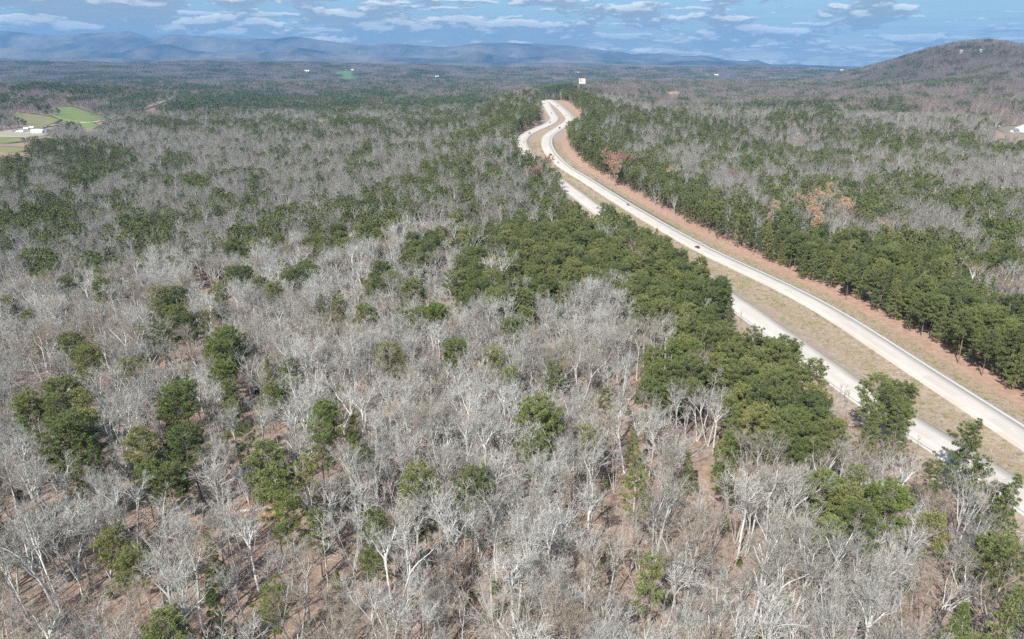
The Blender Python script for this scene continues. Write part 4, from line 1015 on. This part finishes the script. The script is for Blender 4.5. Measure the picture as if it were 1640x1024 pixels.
# far forest: patches of many trees
def far_patch(seed, size, nt, kind):
    r = np.random.default_rng(seed); V = []; Q = []; mi = []; n = 0
    for t in range(nt):
        p = np.array([r.uniform(-.5, .5) * size, r.uniform(-.5, .5) * size, 0]); ht = r.uniform(14, 21)
        pine = kind == 1 or (kind == 2 and r.random() < 0.4)
        if pine:
            c = 26; u = r.uniform(0, 1, c); a = r.uniform(0, 6.28, c); R = ht * 0.22 * np.sqrt(np.clip(1 - (u * 1.3 - 0.45)**2, 0.05, 1)) * r.uniform(0.5, 1, c)
            q = np.stack([np.cos(a) * R, np.sin(a) * R, ht * (0.35 + 0.6 * u)], 1) + p; L = 2.0; wd = 1.0; m = 1
        else:
            c = 34; u = r.uniform(0, 1, c); a = r.uniform(0, 6.28, c); R = ht * 0.22 * r.uniform(0.1, 1, c) * np.sin(np.clip(u, 0.15, 0.95) * 3.0)
            q = np.stack([np.cos(a) * R, np.sin(a) * R, ht * (0.15 + 0.7 * u)], 1) + p; L = 4.0; wd = 0.17; m = 0
        dd = (q - p) * np.array([1, 1, 0.25]) * 0.15 + np.array([0, 0, 1.0]) + r.normal(size=(c, 3)) * (0.25 if m == 0 else 0.8); dd /= np.linalg.norm(dd, axis=1)[:, None]
        w_ = r.normal(size=(c, 3)); w_ -= dd * (w_ * dd).sum(1)[:, None]; w_ /= np.linalg.norm(w_, axis=1)[:, None]
        v = np.stack([q - dd * L / 2, q + w_ * wd, q + dd * L / 2, q - w_ * wd], 1).reshape(-1, 3)
        V.append(v); Q.append(np.arange(c)[:, None] * 4 + np.array([[0, 1, 2, 3]]) + n); mi += [m] * c; n += c * 4
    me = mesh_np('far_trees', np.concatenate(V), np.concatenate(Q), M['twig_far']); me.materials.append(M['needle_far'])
    me.polygons.foreach_set('material_index', np.array(mi, np.int32)); return me
def far_zone(name, label, d0, d1, cell, nt, az):
    pat = [far_patch(1000 + int(d0) + k, cell * 1.25, nt, k // 3) for k in range(9)]
    x, y = candidates(d0, d1, cell, az, 0.5); h = terrain(x, y)
    e = 20.0; gx = (terrain(x + e, y) - terrain(x - e, y)) / (2 * e); gy = (terrain(x, y + e) - terrain(x, y - e)) / (2 * e)
    px, py, dep = project(x, y, h + 10); p = pine_prob(px, py, x, y)
    bad = blocks_view(x, y, h, np.full(x.shape, 16.0), np.full(x.shape, cell * 0.45), None)
    u = rng.uniform(size=x.shape); kind = np.where(u < p, 1, np.where(u < p + 0.16, 2, 0)); idx = kind * 3 + rng.integers(0, 3, x.shape)
    k = ~bad; x, y, h, gx, gy, idx = x[k], y[k], h[k], gx[k], gy[k], idx[k]
    rot = np.stack([np.arctan(gy), -np.arctan(gx), np.zeros_like(x)], 1)
    print(name, len(x))
    stuff_instances(name, label, pat, x, y, h, idx, rot, rng.uniform(0.9, 1.1, len(x)))
far_zone('distant_forest', 'rolling grey and green forest far beyond the highway', MIDR - 10, 4200, 30, 16, 42)
far_zone('remote_forest', 'forest blending into haze near the horizon', 4180, 11500, 85, 70, 41)
print('far', time.time() - T0)

# ------------------------------------------------------------------ undergrowth
def sapling(seed, ht):
    tr, cr = bare_tree(seed, ht, 0.12, 'pole', 0.8, 1, lod=1); return two_mat_mesh('sapling', tr, cr, M['bark_grey'], M['brush'])
sap = [sapling(1200 + k, (7, 9, 6, 10)[k]) for k in range(4)]
def low_brush(seed):
    r = np.random.default_rng(seed); T = Tubes()
    for k in range(26):
        a = r.uniform(0, 6.28); d = np.array([math.cos(a) * 0.8, math.sin(a) * 0.8, r.uniform(0.3, 1.4)]); p, _ = path(r, np.array([r.normal() * .8, r.normal() * .8, -0.1]), d, r.uniform(0.8, 2.4), 2, 0.3, 0.02)
        T.tube(p, [0.035, 0.025, 0.008], 3)
    return T.mesh('brush', M['brush'])
def stick_litter(seed):
    r = np.random.default_rng(seed); T = Tubes()
    for k in range(9):
        a = r.uniform(0, 6.28); p = np.array([r.uniform(-3, 3), r.uniform(-3, 3), 0.12]); d = np.array([math.cos(a), math.sin(a), 0.03])
        q, _ = path(r, p, d, r.uniform(1, 5), 3, 0.12, 0.0); T.tube(q, np.linspace(r.uniform(.05, .12), .02, 4), 4)
    return T.mesh('sticks', M['bark'])
und = sap + [low_brush(1300), low_brush(1301), stick_litter(1310), stick_litter(1311)]
x, y = candidates(75, 430, 5.2, 44, 1.0); h, dl, sgl, dr, sgr = terrain_full(x, y)
ok = ~((sgl > -9) & (sgr < 30) & (np.minimum(dl, dr) < 200)); gx_, gy_, _ = project(x, y, h)
for (a, b, c, d) in CLEAR: ok &= ~(((((gx_ - a) / c)**2 + ((gy_ - b) / d)**2) < 1) & (rng.uniform(size=x.shape) < 0.8))
x, y, h = x[ok], y[ok], h[ok]
stuff_instances('undergrowth', 'thin saplings, brush and fallen sticks on the woodland floor', und, x, y, h, rng.choice(8, len(x), p=[.17, .15, .17, .12, .11, .1, .09, .09]), rots(len(x), 0.06), rng.uniform(0.7, 1.2, len(x)))
# evergreen saplings
pines_small = [two_mat_mesh('young_pine', *(lambda t: (t[0], t[2]))(pine_tree(1400 + k, 6 + k, 'full', 0)), M['pine_bark'], M['needle']) for k in range(2)]
x, y = candidates(75, 430, 17, 44, 1.0); h, dl, sgl, dr, sgr = terrain_full(x, y); ok = ~((sgl > -10) & (sgr < 25) & (np.minimum(dl, dr) < 200)); x, y, h = x[ok], y[ok], h[ok]
stuff_instances('young_pines', 'small young pines scattered under the bare trees', pines_small, x, y, h, rng.integers(0, 2, len(x)), rots(len(x), 0.03), rng.uniform(0.5, 1.0, len(x)))
# grass tufts and stones in the median
def tuft_mesh(seed, m):
    r = np.random.default_rng(seed); q = np.zeros((16, 3)) + r.normal(size=(16, 3)) * np.array([.5, .5, .02]); V, Fq = tufts(r, q, np.tile([0, 0, 1.0], (16, 1)), 0.4, 3, 0.05); return mesh_np('grass', V, Fq, m)
M['dry_grass'] = tree_mat('dry_grass', (0.42, 0.34, 0.23), (0.34, 0.27, 0.17)); M['green_grass'] = tree_mat('green_grass', (0.20, 0.24, 0.08), (0.26, 0.26, 0.11))
gm = [tuft_mesh(1, M['dry_grass']), tuft_mesh(2, M['green_grass']), tuft_mesh(3, M['dry_grass'])]
k = np.where((RR[:, 1] > 120) & (RR[:, 1] < 900))[0]; n = 9000; ki = rng.choice(k, n); off = np.where(rng.uniform(size=n) < 0.6, -rng.uniform(6.5, 24, n), rng.uniform(6.5, 18, n))
x = RR[ki, 0] + TR_[ki, 1] * off + TR_[ki, 0] * rng.uniform(-3, 3, n); y = RR[ki, 1] - TR_[ki, 0] * off + TR_[ki, 1] * rng.uniform(-3, 3, n)
h, dl, sgl, dr, sgr = terrain_full(x, y); ok = (dl > WL / 2 + 0.5) & (dr > WR / 2 + 0.5); x, y, h = x[ok], y[ok], h[ok]
stuff_instances('grass', 'dry and green grass tufts on the median and verge', gm, x, y, h, rng.choice(3, len(x), p=[.45, .25, .3]), rots(len(x), 0.02), rng.uniform(0.6, 1.5, len(x)))
print('undergrowth', time.time() - T0)

# ------------------------------------------------------------------ fallen logs
def log(px, py, L, r, ang, label, m='bark'):
    X_, Y_, Z_ = march(px, py); rg = np.random.default_rng(int(px * 7 + py)); T = Tubes()
    a = rad(ang); p0 = np.array([-math.cos(a) * L / 2, -math.sin(a) * L / 2, r * 0.8]); pts, _ = path(rg, p0, np.array([math.cos(a), math.sin(a), 0]), L, 7, 0.03, 0.0); pts[:, 2] = r * 0.8
    T.tube(pts, np.linspace(r, r * 0.6, 8), 9)
    e1 = Tubes(); e1.tube(np.array([pts[0] - (pts[1] - pts[0]) * 0.01, pts[0]]), [r * 0.2, r * 1.0], 9)
    o = empty('fallen_log', (X_[0], Y_[0], Z_[0] + 0.05)); link('trunk', T.mesh('trunk', M[m]), o)
    B = Tubes()
    for k in range(4):
        i = rg.integers(2, 7); d = np.array([math.cos(a + rg.uniform(-1, 1)), math.sin(a + rg.uniform(-1, 1)), rg.uniform(0.1, 0.6)]); q, _ = path(rg, pts[i], d, L * rg.uniform(.1, .25), 3, .15, 0); B.tube(q, np.linspace(r * .35, r * .08, 4), 4)
    link('branch', B.mesh('branch', M[m]), o); tag(o, label, 'log')
log(411, 819, 8.5, 0.5, 8, 'thick pale fallen log on the open slope left of the ragged pines')
log(1010, 640, 9, 0.2, 10, 'thin dark fallen log across the pale open gully')
log(1165, 690, 10, 0.2, -35, 'pale fallen trunk slanting over the red ground of the second gully')
log(1180, 940, 11, 0.22, 20, 'crooked pale fallen limb on the open slope at the bottom right')
log(1060, 850, 9, 0.18, 60, 'fallen trunk lying away from the viewer below the small lone pine', 'bark_grey')
log(790, 930, 9, 0.2, -50, 'grey fallen trunk among the bare trees at the bottom centre', 'bark_grey')

# ------------------------------------------------------------------ vehicles
M['glass'] = mat('dark_glass', (0.02, 0.025, 0.03), 0.08, 0, 0.6); M['tyre'] = mat('tyre', (0.03, 0.03, 0.03), 0.9); M['rim'] = mat('rim', (0.45, 0.45, 0.47), 0.35, 0.8)
M['lamp_w'] = mat('headlight', (0.8, 0.8, 0.78), 0.2); M['lamp_r'] = mat('tail_light', (0.45, 0.02, 0.02), 0.3); M['trim'] = mat('bumper', (0.05, 0.05, 0.055), 0.6)
def vehicle(kind, col, label, pos, head, name='car'):
    L, Wd, Hh = {'car': (4.6, 1.82, 1.45), 'suv': (4.9, 1.95, 1.85), 'truck': (5.7, 2.0, 1.9)}[kind]
    r = empty(name, pos, head); p = paint(name + '_paint', col, 0.3); x = Wd / 2
    if kind == 'car': prof = [(-2.3, .35), (-2.3, .78), (-2.15, .93), (-1.55, .98), (1.0, .98), (1.9, .86), (2.25, .68), (2.3, .35)]; gl = [(-1.75, .98), (-1.05, 1.38), (.2, 1.40), (1.1, .98)]; rf = (-1.0, .2, 1.40)
    elif kind == 'suv': prof = [(-2.45, .4), (-2.45, 1.05), (-2.3, 1.18), (1.0, 1.18), (2.2, 1.05), (2.45, .8), (2.45, .4)]; gl = [(-2.3, 1.18), (-2.05, 1.74), (.5, 1.76), (1.2, 1.18)]; rf = (-2.0, .5, 1.76)
    else: prof = [(-2.85, .5), (-2.85, 1.15), (-.7, 1.15), (-.7, 1.15), (1.5, 1.15), (2.7, 1.05), (2.85, .85), (2.85, .5)]; gl = [(-.75, 1.15), (-.65, 1.78), (.75, 1.8), (1.5, 1.15)]; rf = (-.6, .75, 1.8)
    MB().prism(prof, -x, x).build('body', p, r)
    g = MB(); n = len(gl); g.v = [(-x + .06, a, b) if b < 1.3 else (-x + .28, a, b) for a, b in gl] + [(x - .06, a, b) if b < 1.3 else (x - .28, a, b) for a, b in gl]
    g.f = [tuple(range(n))[::-1], tuple(range(n, 2 * n))] + [(i, (i + 1) % n, n + (i + 1) % n, n + i) for i in range(n)]; g.build('windows', M['glass'], r)
    MB().box(-x + .26, x - .26, rf[0], rf[1], rf[2] - .01, rf[2] + .06, (.04, .06)).build('roof', p, r)
    if kind == 'truck': MB().box(-x + .12, x - .12, -2.75, -.85, 1.151, 1.17).build('cargo_bed', M['trim'], r)
    a0, b0 = prof[0][0], prof[-1][0]; mid = prof[1][1]
    for s_ in (-1, 1):
        MB().box(s_ * (x - .35) - .22, s_ * (x - .35) + .22, b0 - .10, b0 + .02, .55, .72).build('headlight', M['lamp_w'], r)
        MB().box(s_ * (x - .25) - .18, s_ * (x - .25) + .18, a0 - .02, a0 + .05, mid - .25, mid - .05).build('tail_light', M['lamp_r'], r)
        for yy in (a0 + .95, b0 - .95):
            wv = MB().cyl((s_ * (x - .1), yy, .34), 0, .34, .24, 14).build('wheel', M['tyre'], r); MB().cyl((s_ * (x - .1) + s_ * .125, yy, .34), 0, .2, .02, 10).build('rim', M['rim'], wv)
    MB().box(-x + .05, x - .05, b0 - .03, b0 + .06, .3, .5).build('bumper', M['trim'], r); MB().box(-x + .05, x - .05, a0 - .06, a0 + .03, .3, .5).build('bumper', M['trim'], r)
    tag(r, label, {'car': 'car', 'suv': 'SUV', 'truck': 'pickup truck'}[kind], 'vehicles on the highway'); return r
def on_road(px, py, which):
    r, t = (RL, TL_) if which == 'L' else (RR, TR_); a, b, dp = project(r[:, 0], r[:, 1], r[:, 2])
    k = int(np.argmin((a - px)**2 + ((b - py) * 1.5)**2)); k = min(max(k, 1), len(r) - 2)
    off0 = (px - a[k]) * dp[k] / F / max(0.3, abs(t[k, 1])); lane_ = -1 if off0 < 0 else 1
    mid = -0.0 + (-0.75 if which == 'L' else 0.75) * -1
    o = mid + lane_ * 1.85
    return (r[k, 0] + t[k, 1] * o, r[k, 1] - t[k, 0] * o, r[k, 2] + 0.05), math.atan2(t[k, 1], t[k, 0]) - PI / 2 + (PI if which == 'L' else 0)
CARS = [(1120, 396, 'R', 'car', (0.17, 0.025, 0.04), 'maroon car alone on the near stretch of the right carriageway', 'car'),
        (1009, 327, 'R', 'car', (0.30, 0.32, 0.33), 'silver grey car on the right carriageway beside the guardrail', 'car'),
        (895.4, 260.8, 'R', 'car', (0.75, 0.75, 0.74), 'white car just after the black SUV on the bend', 'car'),
        (883.6, 249.6, 'R', 'suv', (0.02, 0.02, 0.022), 'black SUV in the middle of the right bend', 'suv'),
        (896, 206.8, 'R', 'truck', (0.10, 0.10, 0.11), 'dark pickup truck on the right carriageway near the trees', 'truck'),
        (845, 214.5, 'L', 'suv', (0.07, 0.16, 0.30), 'blue SUV on the outer bend of the left carriageway', 'suv'),
        (842, 228, 'L', 'car', (0.72, 0.72, 0.70), 'white car with dark windows below the blue SUV', 'car'),
        (880.5, 196.8, 'L', 'car', (0.12, 0.12, 0.13), 'dark grey car at the turn of the left carriageway', 'car'),
        (882, 182.5, 'L', 'car', (0.10, 0.13, 0.12), 'small dark green car climbing the far left carriageway', 'car'),
        (893.8, 171.6, 'R', 'car', (0.15, 0.16, 0.17), 'tiny dark car farthest up the right carriageway', 'car'),
        (908.5, 185, 'R', 'car', (0.7, 0.7, 0.7), 'tiny white car where the right carriageway leaves the trees', 'car')]
for (px, py, wh, kind, col, lb, nm) in CARS:
    pos, hd = on_road(px, py, wh); vehicle(kind, col, lb, pos, hd, {'car': 'car', 'suv': 'sport_utility_vehicle', 'truck': 'pickup_truck'}[kind])

# ------------------------------------------------------------------ guardrails
M['steel'] = paint('galvanised_steel', (0.16, 0.17, 0.17), 0.6); M['post'] = mat('guardrail_post', (0.14, 0.12, 0.10), 0.9)
def guardrail(which, p0, p1, off, label):
    r, t = (RL, TL_) if which == 'L' else (RR, TR_); a, b, dp = project(r[:, 0], r[:, 1], r[:, 2])
    k0 = int(np.argmin((a - p0[0])**2 + (b - p0[1])**2)); k1 = int(np.argmin((a - p1[0])**2 + (b - p1[1])**2)); k0, k1 = min(k0, k1), max(k0, k1)
    ox, oy, oz = r[k0]; o = empty('guardrail', (ox, oy, oz)); vs = []; 
    for k in range(k0, k1 + 1):
        x_, y_, z_ = r[k, 0] + t[k, 1] * off - ox, r[k, 1] - t[k, 0] * off - oy, r[k, 2] - oz
        prof = [(0, .42), (.06, .5), (0, .58), (.06, .68), (0, .76), (-.05, .76), (-.05, .42)]
        vs += [(x_ + t[k, 1] * u, y_ - t[k, 0] * u, z_ + v) for u, v in prof]
    n = 7; fs = [(i * n + j, i * n + (j + 1) % n, (i + 1) * n + (j + 1) % n, (i + 1) * n + j) for i in range(k1 - k0) for j in range(n)]
    link('rail', mesh_np('rail', vs, np.array(fs), M['steel']), o)
    pm_ = MB().box(-.09, .09, -.08, .08, -.6, .72); me = None
    for k in range(k0, k1):
        for f in (0.0, 0.33, 0.66):
            q = r[k] * (1 - f) + r[k + 1] * f; loc = (q[0] + t[k, 1] * (off + .15) - ox, q[1] - t[k, 0] * (off + .15) - oy, q[2] - oz)
            if me is None: po = pm_.build('post', M['post'], o, loc); me = po.data
            else: link('post', me, o, loc)
    tag(o, label, 'guardrail')
guardrail('R', (1078, 358), (938, 288), WR / 2 + 1.2, 'long dark guardrail along the right verge beside the silver car')
guardrail('L', (866, 206), (836, 232), -WL / 2 - 0.9, 'dark rail added for the shoulder shadow line outside the far left bend')  # added rail, stands in for the dark shadow line along the shoulder
guardrail('R', (878, 222), (884, 248), WR / 2 + 1.0, 'short guardrail on the inner right bend by the SUV')

# ------------------------------------------------------------------ tall sign beyond the crest
M['sign_white'] = paint('sign_white', (0.80, 0.78, 0.74), 0.5); M['sign_red'] = paint('sign_red', (0.55, 0.06, 0.04), 0.5); M['sign_cream'] = paint('sign_cream', (0.80, 0.74, 0.55), 0.5); M['pole'] = paint('sign_pole', (0.25, 0.25, 0.26), 0.5)
def tall_sign():
    D = 2250.0; X0 = (932.5 - CX) / F * D * 1.0; z = float(terrain(np.array([X0]), np.array([D]))[0])
    # height read off the photograph: panels stand just clear of the ridge trees
    def zat(py): d = pix_dir(932.5, py); return H + d[2] / d[1] * D
    k = abs(pix_dir(932.5, 130)[0]) / pix_dir(932.5, 130)[1]; X0 = k * D; z = float(terrain(np.array([X0]), np.array([D]))[0])
    zt, zm, zb = zat(126.2) - z, zat(130.8) - z, zat(134.3) - z; w = 9.6 / F * D / 2
    r = empty('highway_sign', (X0, D, z)); MB().cyl((0, .8, zt / 2 - 1), 2, .7, zt + 2, 14).build('pole', M['pole'], r)
    up = MB().box(-w, w, -.5, .5, zm + .25, zt).build('sign_panel', M['sign_white'], r)
    MB().box(0.05 * w, .94 * w, -.56, -.5, zm + (zt - zm) * .42, zt - .7).build('cream_field', M['sign_cream'], up)
    MB().cyl((-w * .48, -.56, (zm + zt) / 2 + .2), 1, (zt - zm) * .36, .08, 24).build('emblem_disc', M['sign_red'], up)
    MB().cyl((-w * .44, -.62, (zm + zt) / 2 + .1), 1, (zt - zm) * .17, .08, 20).build('emblem_centre', M['sign_white'], up)
    MB().box(-.9 * w, .3 * w, -.56, -.5, zm + .5, zm + 1.0).build('red_bar', M['sign_red'], up)
    lo = MB().box(-w, w, -.5, .5, zb, zm - .25).build('sign_panel', M['sign_white'], r); MB().box(.2 * w, .7 * w, -.56, -.5, zb + 1.0, zb + 2.2).build('grey_mark', M['pole'], lo)
    MB().box(-w * .5, w * .3, -.3, .3, zt + .05, zt + 1.4).build('top_bar', M['sign_red'], r)
    MB().box(-w * .3 - .2, -w * .3 + .2, -.2, .2, zt + 1.4, zt + 5.0).build('aerial', M['pole'], r)
    tag(r, 'tall white two-panel roadside sign with red emblem standing above the pines', 'sign')
tall_sign()

# ------------------------------------------------------------------ buildings
M['wall_w'] = paint('white_siding', (0.74, 0.74, 0.72), 0.7); M['wall_b'] = paint('tan_siding', (0.48, 0.36, 0.30), 0.8); M['roof_w'] = paint('white_metal_roof', (0.80, 0.81, 0.82), 0.4); M['roof_g'] = paint('grey_shingle_roof', (0.17, 0.18, 0.20), 0.85)
M['door'] = paint('brown_door', (0.15, 0.10, 0.08), 0.6)
def building(px, py, w, d, h, rh, rz, wall, roof, label, name='farm_building', cat='building', nwin=4):
    X_, Y_, Z_ = march(px, py); r = empty(name, (X_[0], Y_[0], Z_[0] + 0.8), rad(rz))
    MB().box(-w / 2, w / 2, -d / 2, d / 2, -3, h).build('wall', M[wall], r)
    g = MB().poly([(-w / 2, -d / 2, h), (-w / 2, 0, h + rh), (-w / 2, d / 2, h)]).poly([(w / 2, -d / 2, h), (w / 2, d / 2, h), (w / 2, 0, h + rh)]); g.build('gable', M[wall], r)
    e = .5
    MB().prism([(-d / 2 - e, h - e * rh / d * 2 + .05), (0, h + rh + .05), (d / 2 + e, h - e * rh / d * 2 + .05), (d / 2 + e, h - e * rh / d * 2 + .3), (0, h + rh + .3), (-d / 2 - e, h - e * rh / d * 2 + .3)], -w / 2 - e, w / 2 + e).build('roof', M[roof], r)
    for i in range(nwin):
        x = -w / 2 + w * (i + .5) / nwin
        if i == nwin // 2: MB().box(x - .6, x + .6, -d / 2 - .06, -d / 2 - .003, 0, 2.2).build('door', M['door'], r)
        else:
            f = MB().box(x - .8, x + .8, -d / 2 - .06, -d / 2 - .003, 1, 2.5).build('window', M['wall_w'] if wall != 'wall_w' else M['roof_g'], r); MB().box(x - .65, x + .65, -d / 2 - .08, -d / 2 - .062, 1.15, 2.35).build('pane', M['glass'], f)
    tag(r, label, cat)
building(61, 215, 20, 10, 4.5, 3, 8, 'wall_w', 'roof_w', 'white farm building with a white metal roof, largest beside the lane', nwin=5)
building(45, 214.5, 13, 8, 3.5, 2, 14, 'wall_w', 'roof_g', 'white farm shed with dark roof left of the largest farm building')
building(33, 214.5, 12, 7, 3.2, 1.8, 10, 'wall_w', 'roof_w', 'low white trailer home nearest the gravel lane end', 'trailer_home', 'house')
building(25, 212.5, 8, 7, 3, 2, -10, 'wall_b', 'roof_g', 'small brick coloured hut left of the farm buildings')
building(73, 213, 9, 8, 3.5, 2.2, 0, 'wall_w', 'roof_g', 'dark roofed barn at the right end of the farmyard')
building(43, 209, 8, 6, 3, 2, 6, 'wall_w', 'roof_w', 'small pale shed behind the farm sheds')
building(52, 207.5, 8, 6, 3, 1.6, 0, 'wall_w', 'roof_w', 'little white outbuilding at the back of the farmyard')
building(1652, 214, 48, 24, 8, 6, 24, 'wall_w', 'roof_w', 'big white roofed building cut by the right edge', 'warehouse')
building(1624, 214, 9, 8, 3.5, 3, 10, 'wall_w', 'roof_g', 'small dark roofed house beside the big white roof', 'house', 'house')
building(1596, 206, 8, 6, 3, 2, 0, 'wall_w', 'roof_w', 'tiny pale shed left of the big white roof', 'shed', 'shed')
FAR_B = [(700, 122.5, 26, 14, 'white building alone in the far woods left of the sign'), (492, 113.5, 34, 16, 'white building group left of the dark green field'), (456, 137, 30, 9, 'low white roofs in grey woods below the dark green field'), (564, 111.5, 18, 10, 'white barn on top of the dark green field'),
         (222, 113, 14, 9, 'single white house far off at upper left'), (1147, 120, 30, 14, 'white building beyond the highway near the mountains'), (1266, 121.5, 24, 10, 'pale house in woods below the right ridge'), (1132, 119.5, 14, 10, 'pinkish house beside the far white building'), (924, 116, 30, 14, 'pale building in the haze above the tall sign'), (1348, 112, 26, 12, 'white house on the low ridge left of the big hill'), (1540, 80.5, 14, 9, 'white building on the hilltop beside the mast'), (1571, 79, 12, 8, 'pale house on the hilltop right of the mast')]
for (px, py, w_, d_, lb) in FAR_B:
    X_, Y_, Z_ = march(px, py, 12)
    r_ = empty('far_house', (X_[0], Y_[0], Z_[0] + 6), rad(rs.uniform(-12, 12))); h_ = 7; s_ = min(1.5, max(0.8, Y_[0] / 4200))
    w2, d2 = w_ * s_ * .8, d_ * s_; MB().box(-w2 / 2, w2 / 2, -d2 / 2, d2 / 2, -14, h_ * .6).build('wall', M['wall_w'], r_)
    MB().prism([(-d2 / 2 - 1, h_ * .6), (0, h_ * .6 + d2 * .3), (d2 / 2 + 1, h_ * .6)], -w2 / 2 - 1, w2 / 2 + 1).build('roof', M['roof_w'], r_); tag(r_, lb, 'house')
# radio mast on the hill
def mast():
    X_, Y_, Z_ = march(1546, 78, 6); r = empty('radio_mast', (X_[0], Y_[0], Z_[0])); d = pix_dir(1546, 58); zt = H + d[2] / math.hypot(d[0], d[1]) * math.hypot(X_[0], Y_[0]) - Z_[0]
    T = Tubes(); b = 1.6
    for k in range(3): a = 2 * PI * k / 3; T.tube(np.array([[math.cos(a) * b, math.sin(a) * b, -1], [math.cos(a) * .5, math.sin(a) * .5, zt]]), [.3, .22], 5)
    link('leg', T.mesh('leg', M['pole']), r); B = Tubes(); n = 22
    for i in range(n):
        z0 = zt * i / n; z1 = zt * (i + 1) / n; q = b + (.5 - b) * i / n
        for k in range(3): a, c = 2 * PI * k / 3, 2 * PI * (k + 1) / 3; B.tube(np.array([[math.cos(a) * q, math.sin(a) * q, z0], [math.cos(c) * q, math.sin(c) * q, z1]]), [.1, .1], 3)
    link('lattice', B.mesh('lattice', M['pole']), r); tag(r, 'thin radio mast rising from the wooded hilltop', 'mast')
mast()
print('done', time.time() - T0, len(S.objects))
